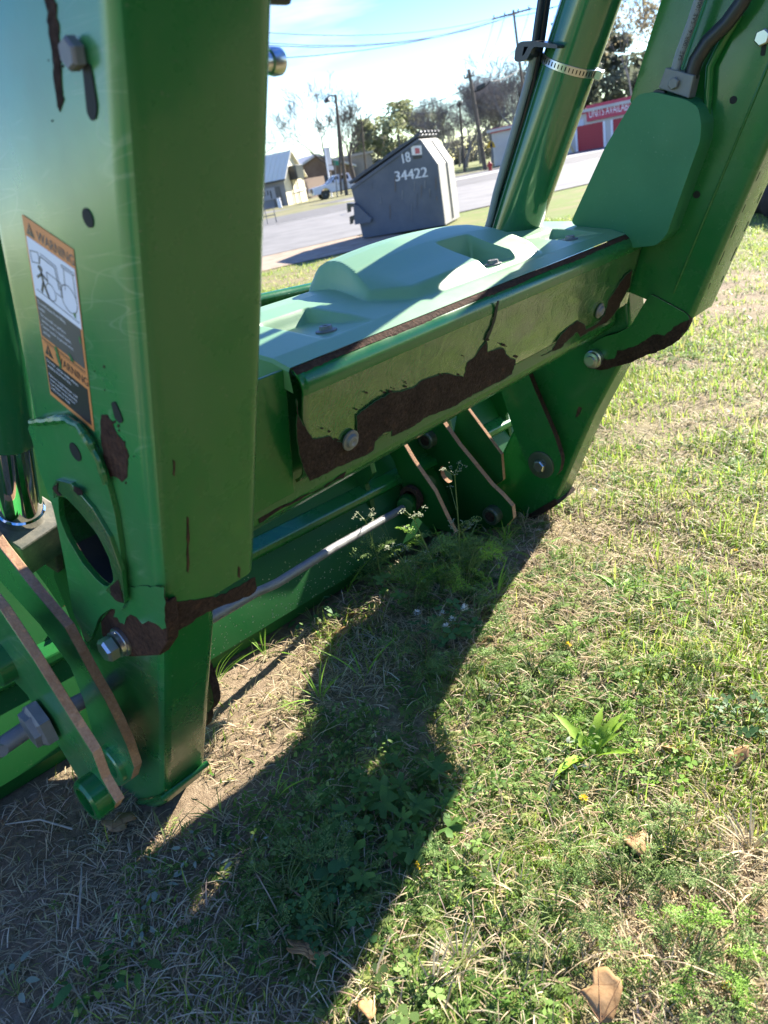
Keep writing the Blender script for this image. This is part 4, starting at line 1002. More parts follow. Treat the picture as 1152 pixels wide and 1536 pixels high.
def strip(name, n0, n1, s0, s1, m, lift):
    """a sheet of ground beside the road; n = metres across, s = metres along"""
    v = []; f = []; K = 40
    for i in range(K + 1):
        s = s0 + (s1 - s0) * i / K
        for nn in (n0, n1):
            p = RD * s + RN * nn; w = (vnoise(s * .8, nn, 0.9, 77) - 0.5) * 0.5 if nn == n0 else 0
            p = p + RN * float(w); v.append(Vector((p.x, p.y, ZR + lift)))
    for i in range(K): f.append((2 * i, 2 * i + 1, 2 * i + 3, 2 * i + 2))
    o = obj(name, v, f, m); o['kind'] = 'structure'; return o
strip('gravel_shoulder', 15.0, 20.2, -60, 9, M['gravel'], 0.012)
strip('road', 18.7, 36.0, -120, 160, M['asphalt'], 0.020)
strip('far_lane', 35.5, 46.5, -120, 200, M['asphalt2'], 0.026)
strip('grass_verge', 46.3, 63.0, -120, 24, M['verge'], 0.012)
strip('driveway', 60.0, 92.0, -120, 24, M['asphalt'], 0.018)
strip('pavement', 46.3, 52.0, 24, 220, M['concrete'], 0.022)
strip('street', 52.0, 57.0, 24, 220, M['asphalt2'], 0.026)
strip('grass_verge', 57.0, 150.0, 24, 48, M['verge'], 0.012)
strip('driveway', 57.0, 66.0, 48, 220, M['concrete'], 0.020)
strip('lane_marking', 35.62, 35.80, -120, 200, mat('road_paint', (0.6, 0.6, 0.56), 0.8), 0.032)

for k in range(14):
    a = RD * rnd.uniform(-12, 34) + RN * rnd.uniform(20.5, 35); pts_ = [a + RD * rnd.uniform(-2.2, 2.2) * t + RN * (t - .5) * rnd.uniform(1, 5) + RD * rnd.uniform(-.3, .3) for t in (0, .3, .6, 1)]; s_ = []
    for p, q in zip(pts_, pts_[1:]):
        d = (q - p).normalized(); w = Vector((-d.y, d.x, 0)) * .02; s_.append((p - w, q - w, q + w, p + w))
    so2 = Soup()
    for quad_ in s_: so2.quad(*[Vector((v_.x, v_.y, ZR + .0245)) for v_ in quad_])
    o = so2.build('road_crack', M['black']); o['kind'] = 'structure'
# ---- dumpster
D0 = on_ground(543, 360); D0.z = ZR
E1 = Vector((0.42, -0.908, 0)).normalized(); E2 = Vector((0.908, 0.42, 0)).normalized()
def dpt(px, py): return on(px, py, D0, E2)
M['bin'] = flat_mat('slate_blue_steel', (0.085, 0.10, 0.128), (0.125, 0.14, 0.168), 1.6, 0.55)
M['bin_sunlit'] = flat_mat('sunlit_steel', (0.24, 0.235, 0.215), (0.34, 0.33, 0.30), 2.0, 0.7)  # sunlight on the right-hand side put into a paler colour
dump = thing('dumpster', 'slate grey front-load dumpster numbered 34422 beside the road', 'dumpster', D0)
side_px = [(545, 362), (533, 308), (526, 281), (627, 208), (632, 210), (657, 246), (668, 336)]
DEP = 1.75
sp_ = [dpt(*p) for p in side_px]
for p in sp_:
    pass
zmin = ZR + 0.03
sp_[0].z = zmin; sp_[-1].z = zmin
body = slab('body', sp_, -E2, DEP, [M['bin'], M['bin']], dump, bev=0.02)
body.data.materials[1] = M['bin_sunlit']
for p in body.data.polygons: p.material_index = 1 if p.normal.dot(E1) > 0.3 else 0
# lid: two dark leaves along the slope, with a lip over the side
l0, l1 = dpt(523, 273), dpt(628, 199); ld = (l1 - l0).normalized(); lnn = E2.cross(ld).normalized()
if lnn.z < 0: lnn = -lnn
mid = (l0 + l1) * 0.5
for k in (0, 1):
    box('lid', mid + E2 * (DEP * (0.25 + 0.5 * k)) - lnn * 0.03 - E2 * 0.02, ld * ((l1 - l0).length / 2), E2 * (DEP * 0.25 - 0.012), lnn * 0.035, mat('dark_lid', (0.04, 0.05, 0.068), 0.5), dump, 0.012)
    box('lid_handle', l0.lerp(l1, 0.55) + E2 * (DEP * (0.25 + 0.5 * k)) + lnn * 0.03, ld * 0.09, E2 * 0.02, lnn * 0.035, M['black'], dump, 0.01)
for k in range(5):
    hs2 = Soup()
    c = l1 + E2 * (DEP * (0.08 + 0.2 * k)) + Vector((0, 0, 0.0)); hs2.tube([c - E2 * 0.09, c + E2 * 0.09], 0.035, 8); hs2.box(c + ld * 0.05 - lnn * 0.03, ld * 0.06, E2 * 0.03, lnn * 0.02); hs2.build('lid_hinge', M['black'], dump)
for t in (0.5,): # pressed ribs on the rear, in its paler sunlit colour
    a, b, c2 = dpt(633, 212), dpt(657, 246), dpt(668, 333)
    o_ = E2 * (DEP * t); q_ = E1 * 0.018
    s = Soup(); s.tube([a + o_ + q_, b + o_ + q_, c2 + o_ + q_], 0.02, 6); s.build('rear_rib', M['bin_sunlit'], dump)
def side_quad(name, px, m, thick=0.012, off=0.012, parent=dump): return slab(name, [on(*p, D0 - E2 * off, E2) for p in px], -E2, thick, [m, m], parent, bev=0.003)
side_quad('fork_pocket', [(530, 307), (535, 307), (557, 328), (555, 334), (532, 337)], M['bin'], 0.12, 0.12)
side_quad('fork_hook', [(520, 305), (532, 305), (532, 310), (525, 311), (525, 318), (521, 319)], M['black_steel'], 0.09, 0.10)
side_quad('fork_hook', [(524, 325), (533, 322), (533, 330), (529, 330), (528, 336), (525, 337)], M['black_steel'], 0.09, 0.10)
side_quad('rim', [(526, 280), (628, 207), (629, 212), (527, 285)], M['bin'], 0.03, 0.03)
side_quad('placard', [(616, 219), (632, 218), (633, 232), (618, 233)], mat('placard_white', (0.7, 0.68, 0.68), 0.5), 0.006, 0.008)
side_quad('placard_print', [(622, 222), (629, 222), (630, 230), (623, 231)], mat('placard_red', (0.45, 0.1, 0.11), 0.5), 0.003, 0.011)
side_quad('placard_foot', [(619, 234), (633, 233), (633, 237), (620, 239)], M['black'], 0.004, 0.009)
def lettering(name, body, px0, px1, hgt, plane_pt, nrm, m, parent, bold=0.0, off=0.012):
    """stencil on a real surface: baseline runs from px0 to px1"""
    pp = Vector(plane_pt) + Vector(nrm) * off; a = on(*px0, pp, nrm); b = on(*px1, pp, nrm); u = (b - a); Lb = u.length; u.normalize(); v_ = Vector(nrm).cross(u).normalized()
    if v_.z < 0: v_ = -v_
    tv, tf = text_data(body, 1.0); w = max(p.x for p in tv) - min(p.x for p in tv); hh = max(p.y for p in tv) - min(p.y for p in tv); x0 = min(p.x for p in tv)
    V_ = []; F_ = []
    for dx in ((0, bold) if bold else (0,)):
        k = len(V_); V_ += [a + u * ((p.x - x0 + dx) / w * Lb) + v_ * (p.y / hh * hgt) + Vector(nrm) * (0.002 if dx else 0) for p in tv]; F_ += [tuple(i + k for i in t) for t in tf]
    return obj(name, V_, F_, m, parent, recalc=False)
for k in range(16):
    x_ = rnd.uniform(552, 655); y_ = 262 + rnd.uniform(0, 50); h_2 = rnd.uniform(6, 26); side_quad('stain', [(x_, y_), (x_ + rnd.uniform(.8, 2.2), y_), (x_ + rnd.uniform(.6, 2), y_ + h_2), (x_ + .2, y_ + h_2 * .9)], mat('bin_stain', rnd.choice(((.075, .085, .105), (.12, .10, .09), (.16, .17, .19))), .7), 0.001, 0.0125)
STW = mat('stencil_white', (0.62, 0.64, 0.68), 0.7)
lettering('stencil_number', '34422', (593, 272), (641, 265), 0.21, D0, -E2, STW, dump, 0.05)
lettering('stencil_number', '18', (604.5, 245), (616, 242), 0.21, D0, -E2, STW, dump, 0.05)

# ---- helper: upright things placed by their foot
def foot(px, py): p = on_ground(px, py); p.z = ZR; return p
def facing(p):                                            # horizontal direction towards the camera, and to the right of it
    d = Vector((-p.x, -p.y, 0)).normalized(); return d, Vector((-d.y, d.x, 0))
def pix(p):                                               # metres covered by one photo pixel at p
    return (p - EYE).dot(fwd) / FPIX
def up_at(p, px, py):
    """point above/near foot p, in the vertical plane through p that faces us"""
    d, _ = facing(p); return on(px, py, p, d)
WOOD = flat_mat('weathered_pole', (0.085, 0.07, 0.055), (0.16, 0.135, 0.11), 3.0)
WIRE = mat('black_wire', (0.02, 0.02, 0.022), 0.6)

# ---- cream metal-roofed building
cb = foot(433, 308)
M['cream'] = flat_mat('cream_metal_siding', (0.70, 0.63, 0.42), (0.78, 0.71, 0.5), 0.5, 0.6)
M['cream_roof'] = flat_mat('sunlit_cream_roof', (0.80, 0.74, 0.56), (0.86, 0.80, 0.64), 0.5, 0.5)  # roof cream lifted to stand in for sunlight on the slope
M['greywall'] = flat_mat('grey_wall', (0.20, 0.20, 0.205), (0.26, 0.26, 0.265), 0.6)
bld = thing('cream_building', 'cream metal building with ribbed roof and grey front across the street', 'building', cb)
fd, fr = facing(cb)
wa = (fr * -0.92 - fd * 0.38).normalized(); wb = (fr * 0.38 - fd * 0.92).normalized()   # along the grey front (leftwards), along the gable
EH, RH, BW, BL = 2.6, 4.9, 5.6, 12.0
def bp(a, b, z): return cb + wa * a + wb * b + Vector((0, 0, z))
s = Soup(); s.quad(bp(0, 0, 0), bp(BL, 0, 0), bp(BL, 0, EH), bp(0, 0, EH)); s.build('front_wall', M['greywall'], bld)
s = Soup(); s.quad(bp(0, 0, 0), bp(0, BW, 0), bp(0, BW, EH), bp(0, BW / 2, RH), bp(0, 0, EH)); s.quad(bp(BL, 0, 0), bp(BL, BW, 0), bp(BL, BW, EH), bp(BL, BW / 2, RH), bp(BL, 0, EH)); s.quad(bp(0, BW, 0), bp(BL, BW, 0), bp(BL, BW, EH), bp(0, BW, EH)); gw = s.build('gable_wall', M['cream'], bld)
ov = 0.35
roof = Soup()
for sgn in (0, 1):
    y0, y1 = (-ov, BW / 2) if sgn == 0 else (BW + ov, BW / 2); z0 = EH - ov * (RH - EH) / (BW / 2)
    t = Vector((0, 0, 0.09))
    a, b, c_, d_ = bp(-ov, y0, z0 + .02), bp(BL + ov, y0, z0 + .02), bp(BL + ov, y1, RH + .02), bp(-ov, y1, RH + .02)
    roof.quad(a, b, c_, d_); roof.quad(a + t, b + t, c_ + t, d_ + t); roof.quad(a, b, b + t, a + t); roof.quad(a, d_, d_ + t, a + t)
roof_o = roof.build('roof', M['cream_roof'], bld)
ribs = Soup()
for k in range(26):
    a = -ov + (BL + 2 * ov) * k / 25; p0 = bp(a, -ov, EH - ov * (RH - EH) / (BW / 2) + .13); p1 = bp(a, BW / 2, RH + .13); ribs.tube([p0, p1], 0.045, 4)
ribs.build('roof_rib', M['cream_roof'], roof_o)
box('gutter', bp(BL / 2, -ov - 0.06, EH - 0.22), wa * (BL / 2 + ov), wb * 0.07, Vector((0, 0, 0.08)), M['black'], bld)
box('sign_board', bp(3.0, -0.07, 1.35), wa * 1.9, wb * 0.05, Vector((0, 0, 0.55)), mat('sign_grey', (0.3, 0.3, 0.31), 0.6), bld, 0.01)
for k in range(8):
    gl = Soup()
    a = 4.5 - k * 0.42
    for q in range(3):
        ang = rnd.choice([(0.11, 0, .05, .3), (0.05, .15, .15, .05), (0.11, 0, .04, .22)]); gl.box(bp(a + rnd.uniform(-.12, .12), -0.13, 1.35 + rnd.uniform(-.2, .2)), wa * ang[0] * .6, wb * 0.008, Vector((0, 0, ang[3] * .9)))
    gl.build('sign_letter', M['ink'], bld)
box('door', bp(1.0, -0.04, 0.95), wa * 0.45, wb * 0.03, Vector((0, 0, 0.95)), M['ink_grey'], bld)
box('air_unit', bp(-0.5, 2.6, 2.9), wa * 0.45, wb * 1.0, Vector((0, 0, 0.65)), M['black_steel'], bld, 0.03)
s = Soup(); s.tube([bp(-.12, 1.8, 0), bp(-.12, 1.8, 2.3)], 0.06, 6); s.tube([bp(-.12, 3.3, 0), bp(-.12, 3.3, 2.3)], 0.06, 6); s.tube([bp(-.12, 1.8, 1.1), bp(-.12, 5.4, 1.2)], 0.05, 6); s.build('gable_pipe', M['ink_grey'], bld)
pp = foot(447, 299); fdd, frr = facing(pp)
b_ = thing('waste_bin', 'small dark bin beside the cream building', 'bin', pp); box('bin_body', pp + Vector((0, 0, 0.65)), frr * 1.7, fdd * 0.8, Vector((0, 0, .65)), mat('dark_green_bin', (0.02, 0.05, 0.045), 0.6), b_, 0.08); box('bin_lid', pp + Vector((0, 0, 1.38)), frr * 1.8, fdd * 0.9, Vector((0, 0, .06)), M['black'], b_, 0.03)
pp = foot(421, 312); o = tube('white_post', [pp, up_at(pp, 417, 297)], 0.18, M['white'], None, 12); tag(o, 'short white post in front of the cream building', 'post')

# ---- fence, brown house
M['fence'] = flat_mat('weathered_boards', (0.26, 0.19, 0.145), (0.36, 0.28, 0.22), 0.8)
fp0, fp1 = foot(459, 299), foot(473, 296); fp1 = fp0 + (fp1 - fp0).normalized() * 5.0
fe = thing('board_fence', 'tall tan board fence between cream building and pickup', 'fence', fp0)
fu = (fp1 - fp0); FL = fu.length; fu.normalize(); first = None
for k in range(16):
    c = fp0 + fu * (FL * (k + .5) / 16) + Vector((0, 0, 1.15 + rnd.uniform(-.04, .04)))
    if first is None: first = box('board', c, fu * (FL / 32 - .012), Vector((-fu.y, fu.x, 0)) * 0.02, Vector((0, 0, 1.15)), M['fence'], fe)
    else:
        b2 = first.copy(); COL.objects.link(b2); b2.location = b2.location + (c - (fp0 + fu * (FL * .5 / 16) + Vector((0, 0, 1.15))))
box('rail', fp0 + fu * FL / 2 + Vector((0, 0, 2.0)) + Vector((-fu.y, fu.x, 0)) * 0.05, fu * FL / 2, Vector((-fu.y, fu.x, 0)) * 0.03, Vector((0, 0, 0.05)), M['fence'], fe)
hp = foot(484, 293); hp = hp + (hp - Vector((0, 0, ZR))).normalized() * 8; hp.z = ZR; hd_, hr_ = facing(hp); ax_ = (hr_ * .9 - hd_ * .35).normalized(); ay_ = Vector((-ax_.y, ax_.x, 0))
ho = thing('brown_house', 'low brown brick house with white roof edge behind pickup', 'house', hp)
HW, HD, HE, HR = 5.2, 9.0, 2.9, 4.9
def hq(a, b, z): return hp + ax_ * a + ay_ * b + Vector((0, 0, z))
M['brick_far'] = flat_mat('dull_brown_brick', (0.15, 0.105, 0.08), (0.21, 0.155, 0.12), 0.9)
s = Soup(); s.quad(hq(-HW, 0, 0), hq(HW, 0, 0), hq(HW, 0, HE), hq(0, 0, HR), hq(-HW, 0, HE)); s.quad(hq(-HW, 0, 0), hq(-HW, HD, 0), hq(-HW, HD, HE), hq(-HW, 0, HE)); s.quad(hq(HW, 0, 0), hq(HW, HD, 0), hq(HW, HD, HE), hq(HW, 0, HE)); s.quad(hq(-HW, HD, 0), hq(HW, HD, 0), hq(HW, HD, HE), hq(0, HD, HR), hq(-HW, HD, HE)); s.build('wall', M['brick_far'], ho)
s = Soup()
for sg in (-1, 1):
    a, b, c_, d_ = hq(sg * (HW + .5), -.5, HE - .15), hq(sg * (HW + .5), HD + .4, HE - .15), hq(0, HD + .4, HR + .1), hq(0, -.5, HR + .1); t = Vector((0, 0, .28)); s.quad(a, b, c_, d_); s.quad(a + t, b + t, c_ + t, d_ + t); s.quad(a, d_, d_ + t, a + t); s.quad(a, b, b + t, a + t)
s.build('roof', flat_mat('pale_roof', (0.5, 0.5, 0.5), (0.6, 0.6, 0.6), .6), ho)
box('garage_door', hq(1.6, -0.06, 1.15), ax_ * 2.2, ay_ * 0.05, Vector((0, 0, 1.15)), mat('door_dark', (0.06, 0.065, 0.075), 0.6), ho)
hp2 = foot(509, 288); hp2 = hp2 + (hp2 - Vector((0, 0, ZR))).normalized() * 14; hp2.z = ZR; hd_, hr_ = facing(hp2)
ho2 = thing('grey_shed', 'grey metal shed behind the white pickup', 'shed', hp2)
box('wall', hp2 + Vector((0, 0, 2.1)), hr_ * 5.5, hd_ * 3, Vector((0, 0, 2.1)), flat_mat('grey_sheet', (0.24, 0.22, 0.20), (0.32, 0.3, 0.27), .7), ho2)
box('roof', hp2 + Vector((0, 0, 4.3)), hr_ * 5.9, hd_ * 3.4, Vector((0, 0, 0.15)), M['concrete'], ho2)

# ---- white pickup
tw = foot(489, 299); td = facing(tw)[1]
if td.dot(r_) < 0: td = -td
td = (td * 0.97 - facing(tw)[0] * 0.24).normalized(); ts_ = Vector((-td.y, td.x, 0))
if ts_.dot(fwd) < 0: ts_ = -ts_
TO = tw - td * 1.02
tr = thing('pickup_truck', 'white crew-cab pickup parked nose left across the street', 'pickup truck', TO)
WP = mat('white_truck_paint', (0.62, 0.64, 0.70), 0.25, coat=0.6); GLS = mat('dark_glass', (0.02, 0.025, 0.03), 0.08)
def tq(a, b, z): return TO + td * a + ts_ * b + Vector((0, 0, z))
prof_t = [(0.02, .52), (0.0, .82), (0.06, 1.08), (0.22, 1.18), (1.35, 1.27), (1.62, 1.32), (2.30, 1.86), (2.55, 1.92), (3.55, 1.93), (3.72, 1.86), (3.86, 1.30), (5.75, 1.28), (5.80, .60), (5.70, .55), (5.08, .55), (4.98, .80), (4.72, .95), (4.48, .95), (4.22, .80), (4.12, .55), (1.62, .50), (1.52, .78), (1.26, .95), (1.00, .95), (.74, .78), (.64, .52)]
v = []; f = []; n = len(prof_t)
for b in (0.0, 0.12, 1.86, 1.98):
    for a, z in prof_t:
        bb = b
        if z > 1.4 and b in (0.0, 1.98): bb = 0.20 if b == 0.0 else 1.78
        if b in (0.12, 1.86): bb = b + (0.12 if b == .12 else -.12) * (1 if z > 1.4 else 0)
        v.append(tq(a, bb, z))
for k in range(3):
    for i in range(n): f.append((k * n + i, k * n + (i + 1) % n, (k + 1) * n + (i + 1) % n, (k + 1) * n + i))
f.append(tuple(range(n))); f.append(tuple(3 * n + i for i in range(n)))
bevel(obj('body', v, f, WP, tr), 0.03)
for a0, a1, nm in ((1.90, 2.62, 'window'), (2.72, 3.62, 'window')):
    z0, z1 = 1.36, 1.80; slab(nm, [tq(a0 + (.0 if a0 > 2 else 0), .02, z0), tq(a1, .02, z0), tq(a1 - .03, .15, z1), tq(a0 + (.42 if a0 < 2 else .03), .15, z1)], -ts_, 0.02, [GLS, GLS], tr)
slab('windscreen', [tq(1.60, .25, 1.36), tq(1.60, 1.73, 1.36), tq(2.26, 1.66, 1.84), tq(2.26, .32, 1.84)], (-td * .6 + Vector((0, 0, .7))), 0.02, [GLS, GLS], tr)
for a in (1.13, 4.60):
    for b in (0.10, 1.88):
        w_ = lathe('wheel', tq(a, b + (.14 if b < 1 else -.14), .40), -ts_ if b < 1 else ts_, [(-.12, .30), (-.11, .39), (.10, .39), (.125, .36), (.125, .26)], M['black'], tr, 24)
        lathe('rim', tq(a, b + (.14 if b < 1 else -.14), .40), -ts_ if b < 1 else ts_, [(.05, .25), (.115, .25), (.12, .2), (.09, .12), (.13, .06)], M['galv'], w_, 16)
box('bumper', tq(-.05, .99, .62), td * .09, ts_ * .97, Vector((0, 0, .13)), M['zinc'], tr, .03)
for b in (.16, 1.80): box('headlight', tq(.03, b, 1.0), td * .06, ts_ * .15, Vector((0, 0, .12)), M['white'], tr, .02)
box('grille', tq(-.01, .98, .92), td * .03, ts_ * .55, Vector((0, 0, .16)), M['black'], tr, .01)
for b in (-.02, 2.0): box('door_mirror', tq(1.98, b - (.1 if b < 1 else -.1), 1.42), td * .06, ts_ * .12, Vector((0, 0, .11)), M['black'], tr, .02)
for a in (2.68, 3.68): box('door_seam', tq(a, -.001, 1.0), td * .008, ts_ * .004, Vector((0, 0, .36)), M['ink_grey'], tr)
for a in (2.50, 3.5): box('door_handle', tq(a, -.02, 1.12), td * .09, ts_ * .015, Vector((0, 0, .02)), M['ink_grey'], tr)

# ---- rack in front of the road
rp_ = foot(402, 337); s = Soup(); rdn, rrt = facing(rp_); W_r = pix(rp_)
rk = thing('bike_rack', 'low steel tube rack at the far edge of the road', 'rack', rp_)
s.tube([rp_ + rrt * -.55, rp_ + rrt * -.55 + Vector((0, 0, .75)), rp_ + rrt * .45 + Vector((0, 0, .75)), rp_ + rrt * .45], 0.03, 6); s.tube([rp_ + rrt * -.55 + Vector((0, 0, .4)), rp_ + rrt * .45 + Vector((0, 0, .4))], 0.025, 6); s.tube([rp_ + rrt * .0, rp_ + rrt * .0 + Vector((0, 0, .75))], 0.025, 6)
s.build('tube_frame', M['galv'], rk)

# ---- signs
def pole_sign(): pass
sp0 = foot(498, 296); d_, rr_ = facing(sp0)
sg = thing('pole_sign', 'tall narrow white sign on a post above the pickup', 'sign', sp0)
tube('post', [sp0, up_at(sp0, 487, 222)], 0.09, M['white'], sg, 10)
slab('panel', [up_at(sp0, 486, 221), up_at(sp0, 494.5, 222), up_at(sp0, 498, 247), up_at(sp0, 491.5, 247)], d_, 0.15, [mat('faded_sign', (0.6, 0.58, 0.58), 0.6), M['white']], sg)
slab('lower_panel', [up_at(sp0, 491.5, 248), up_at(sp0, 500, 248.5), up_at(sp0, 501, 255), up_at(sp0, 493, 255)], d_, 0.15, [mat('faded_sign2', (0.5, 0.5, 0.52), 0.6), M['white']], sg)
sp1 = foot(506, 296); d_, rr_ = facing(sp1)
sg = thing('street_sign', 'small green street name sign left of the lamp pole', 'street sign', sp1)
tube('post', [sp1, up_at(sp1, 502, 242)], 0.05, M['galv'], sg, 8)
slab('panel', [up_at(sp1, 499.5, 241), up_at(sp1, 507.5, 241), up_at(sp1, 508.5, 248), up_at(sp1, 500.5, 248)], d_, 0.05, [mat('sign_green', (0.02, 0.20, 0.12), 0.5)] * 2, sg)
sp2 = foot(741, 250); d_, rr_ = facing(sp2)
sg = thing('crossing_sign', 'yellow pentagon school crossing sign by the hydrant', 'road sign', sp2)
tube('post', [sp2, up_at(sp2, 737, 212)], 0.06, M['galv'], sg, 8)
slab("panel", [up_at(sp2, *p) for p in ((730, 222), (732, 215), (736, 210.5), (741, 214), (743.5, 221))], d_, 0.04, [mat('sign_yellow', (0.75, 0.42, 0.02), 0.5)] * 2, sg)
s = Soup()
for pts, w in (([(736.3, 213.5), (736.6, 214.6)], .10), ([(736.6, 215), (737, 218)], .11), ([(736.8, 217.5), (735.3, 220.5)], .07), ([(736.9, 217.5), (738.6, 220.3)], .07), ([(735, 217), (738.6, 216.2)], .06)):
    s.tube([up_at(sp2, *p) + d_ * 0.06 for p in pts], w, 5)
s.build('pedestrian_symbol', M['ink'], sg)
hy = foot(735.5, 256.5); hyd = thing('fire_hydrant', 'small red fire hydrant at the foot of the leaning pole', 'hydrant', hy)
HRm = mat('hydrant_red', (0.42, 0.035, 0.03), 0.45)
lathe('barrel', hy, (0, 0, 1), [(0, .19), (.05, .19), (.06, .14), (.5, .14), (.52, .18), (.57, .18), (.6, .14), (.68, .08), (.70, .05), (.76, .05)], HRm, hyd, 16)
lathe('side_cap', hy + facing(hy)[1] * -.22 + Vector((0, 0, .42)), facing(hy)[1], [(0, .07), (.03, .08), (.40, .08), (.44, .07)], HRm, hyd, 12)
lathe('front_cap', hy + Vector((0, 0, .40)), facing(hy)[0], [(0.1, .10), (.22, .10), (.25, .07)], HRm, hyd, 12)

# ---- storage units
U0, U1 = foot(842, 232), foot(912, 220); uu = (U1 - U0); uu.z = 0; uu.normalize(); un = Vector((-uu.y, uu.x, 0))
if un.dot(fwd) > 0: un = -un
un_pt = U0
def uq(px, py, off=0.0): return on(px, py, un_pt + un * off, un)
un_t = thing('storage_building', 'long white storage building with red roll-up doors and a red fascia sign', 'building', U0)
TAN = flat_mat('off_white_sheet', (0.48, 0.46, 0.43), (0.56, 0.54, 0.51), .5)
UL = 46.0; UH = uq(862, 172).z - ZR
def ub(a, z, off=0): return U0 + uu * a + Vector((0, 0, z)) + un * off
a0 = -8.0
s = Soup(); s.quad(ub(a0, 0), ub(UL, 0), ub(UL, UH), ub(a0, UH)); s.quad(ub(a0, 0), ub(a0, 0, -14), ub(a0, UH, -14), ub(a0, UH)); s.quad(ub(UL, 0), ub(UL, 0, -14), ub(UL, UH, -14), ub(UL, UH)); s.quad(ub(a0, 0, -14), ub(UL, 0, -14), ub(UL, UH, -14), ub(a0, UH, -14)); s.build('wall', TAN, un_t)
box('roof', ub((a0 + UL) / 2, UH + .12, -7), uu * ((UL - a0) / 2 + .3), un * 7.4, Vector((0, 0, .12)), TAN, un_t)
URED = mat('roll_door_red', (0.36, 0.02, 0.035), 0.5); FRED = mat('fascia_red', (0.48, 0.045, 0.085), 0.5)
fz = uq(880, 183).z - ZR
A0 = (uq(882, 180) - U0).dot(uu); 
box('fascia', ub((A0 + UL) / 2, (fz + UH + .5) / 2, 0.12), uu * ((UL - A0) / 2), un * 0.10, Vector((0, 0, (UH + .5 - fz) / 2)), FRED, un_t)
box('fascia_end', ub((a0 + A0) / 2, (UH + .3 + UH - .1) / 2, 0.10), uu * ((A0 - a0) / 2 - .03), un * 0.08, Vector((0, 0, .2)), FRED, un_t)
da, db = (uq(866, 190) - U0).dot(uu), (uq(905, 190) - U0).dot(uu); DW = (db - da); dz = uq(885, 186).z - ZR
first = None
for k in range(6):
    c = ub(da + DW / 2 + k * DW * 1.38, dz / 2, 0.02)
    dr_ = box('roll_door', c, uu * DW / 2, un * 0.05, Vector((0, 0, dz / 2)), URED, un_t)
    s = Soup()
    for q in range(9): s.box(ub(da + DW / 2 + k * DW * 1.38, dz * (q + .5) / 9, 0.075), uu * (DW / 2 - .03), un * 0.012, Vector((0, 0, 0.02)))
    s.build('door_rib', mat('rib_red', (0.30, 0.016, 0.03), .5), dr_)
    for e in (-1, 1): box('door_jamb', ub(da + DW / 2 + k * DW * 1.38 + e * (DW / 2 + .12), dz / 2, 0.03), uu * .1, un * .06, Vector((0, 0, dz / 2)), M['white'], un_t)
la = uq(884, 180, 0.24); 
tv, tf = text_data('UNITS AVAILABLE', 1.0); hgt = 1.05 * (UH + .5 - fz) * 0.62; xs_ = (uq(912, 176) - uq(884, 180)).dot(uu)
wch = max(p.x for p in tv)
per = xs_ / 0.42 / wch * 0.98
obj('fascia_lettering', [ub(A0 + .25 + p.x * per, fz + .28 + p.y * hgt / 0.72 * 0.8, 0.235) for p in tv], tf, M['white'], un_t, recalc=False)
cz = Soup(); cz.box(ub(A0 - 1.9, UH - 1.0, .03), uu * 1.5, un * .02, Vector((0, 0, .5))); cz.build('wall_sign', mat('pale_sign', (0.5, 0.54, 0.62), .6), un_t)
gp0 = up_at(U0, 848, 205); 
pp = foot(861, 229); o = tube('leaning_prop', [pp, on(848, 205, pp, un)], 0.12, mat('yellow_prop', (0.5, 0.4, 0.2), .6), None, 8); tag(o, 'pale yellow prop leaning beside the storage building door', 'pole')

# ---- utility poles and wires
def upole(name, label, base_px, top_px, r, arms=(), extra=None):
    b = foot(*base_px); t = up_at(b, *top_px); th = thing(name, label, 'utility pole', b, 'utility poles along the street')
    tube('pole', [b, b.lerp(t, .5), t], [r, r * .85, r * .65], WOOD, th, 10)
    for (pa, pb) in arms:
        a, c = up_at(b, *pa), up_at(b, *pb); s = Soup(); d = (c - a).normalized(); s.box((a + c) / 2, d * ((c - a).length / 2), facing(b)[0] * .07, Vector((0, 0, .07))); arm = s.build('cross_arm', WOOD, th)
        for q in (.06, .33, .67, .94):
            p = a.lerp(c, q); lathe('insulator', p, (0, 0, 1), [(0.06, .03), (.1, .08), (.16, .05), (.22, .09), (.30, .04)], M['ink_grey'], th, 8)
    return b, t, th
bA, tA, thA = upole('utility_pole', 'tall pole with wide crossarm right of centre, partly behind the loader cylinder', (797, 238), (770, 15), .17, [((738, 29), (797, 13))])
bB, tB, thB = upole('utility_pole', 'leaning pole with short crossarm above the red hydrant', (728, 255), (703, 104), .19, [((696, 118), (711, 113))])
bC, tC, thC = upole('utility_pole', 'slim pole with a lamp arm above the white pickup', (520, 293), (503, 142), .17)
la_ = up_at(bC, 490, 147); tube('lamp_arm', [up_at(bC, 503, 144), up_at(bC, 496, 143), la_], .07, M['galv'], thC, 8); lathe('lamp_head', la_ + Vector((0, 0, -.35)), (0, 0, 1), [(0, .28), (.1, .34), (.3, .2), (.4, .08)], M['ink_grey'], thC, 12)
tube('brace_pole', [up_at(bC, 512, 292), up_at(bC, 506, 172)], .10, WOOD, thC, 8)
bD, tD, thD = upole('utility_pole', 'pale thin pole behind the bare trees above the dumpster', (551, 280), (541, 172), .15)
bE, tE, thE = upole('utility_pole', 'far thin pole beside the bare trees left of the leaning pole', (697, 258), (689, 150), .14, [((686.5, 160), (693, 157))])
def wire(label, pts, r=.022, sag=0.0):
    path = []
    for a, b in zip(pts, pts[1:]):
        for k in range(9):
            t = k / 8; p = a.lerp(b, t); p.z -= sag * 4 * t * (1 - t); path.append(p)
    o = tube('power_line', path, r, WIRE, None, 5); tag(o, label, 'power line', 'overhead wires'); return o
wl_ = lambda px, py, b: up_at(b, px, py)
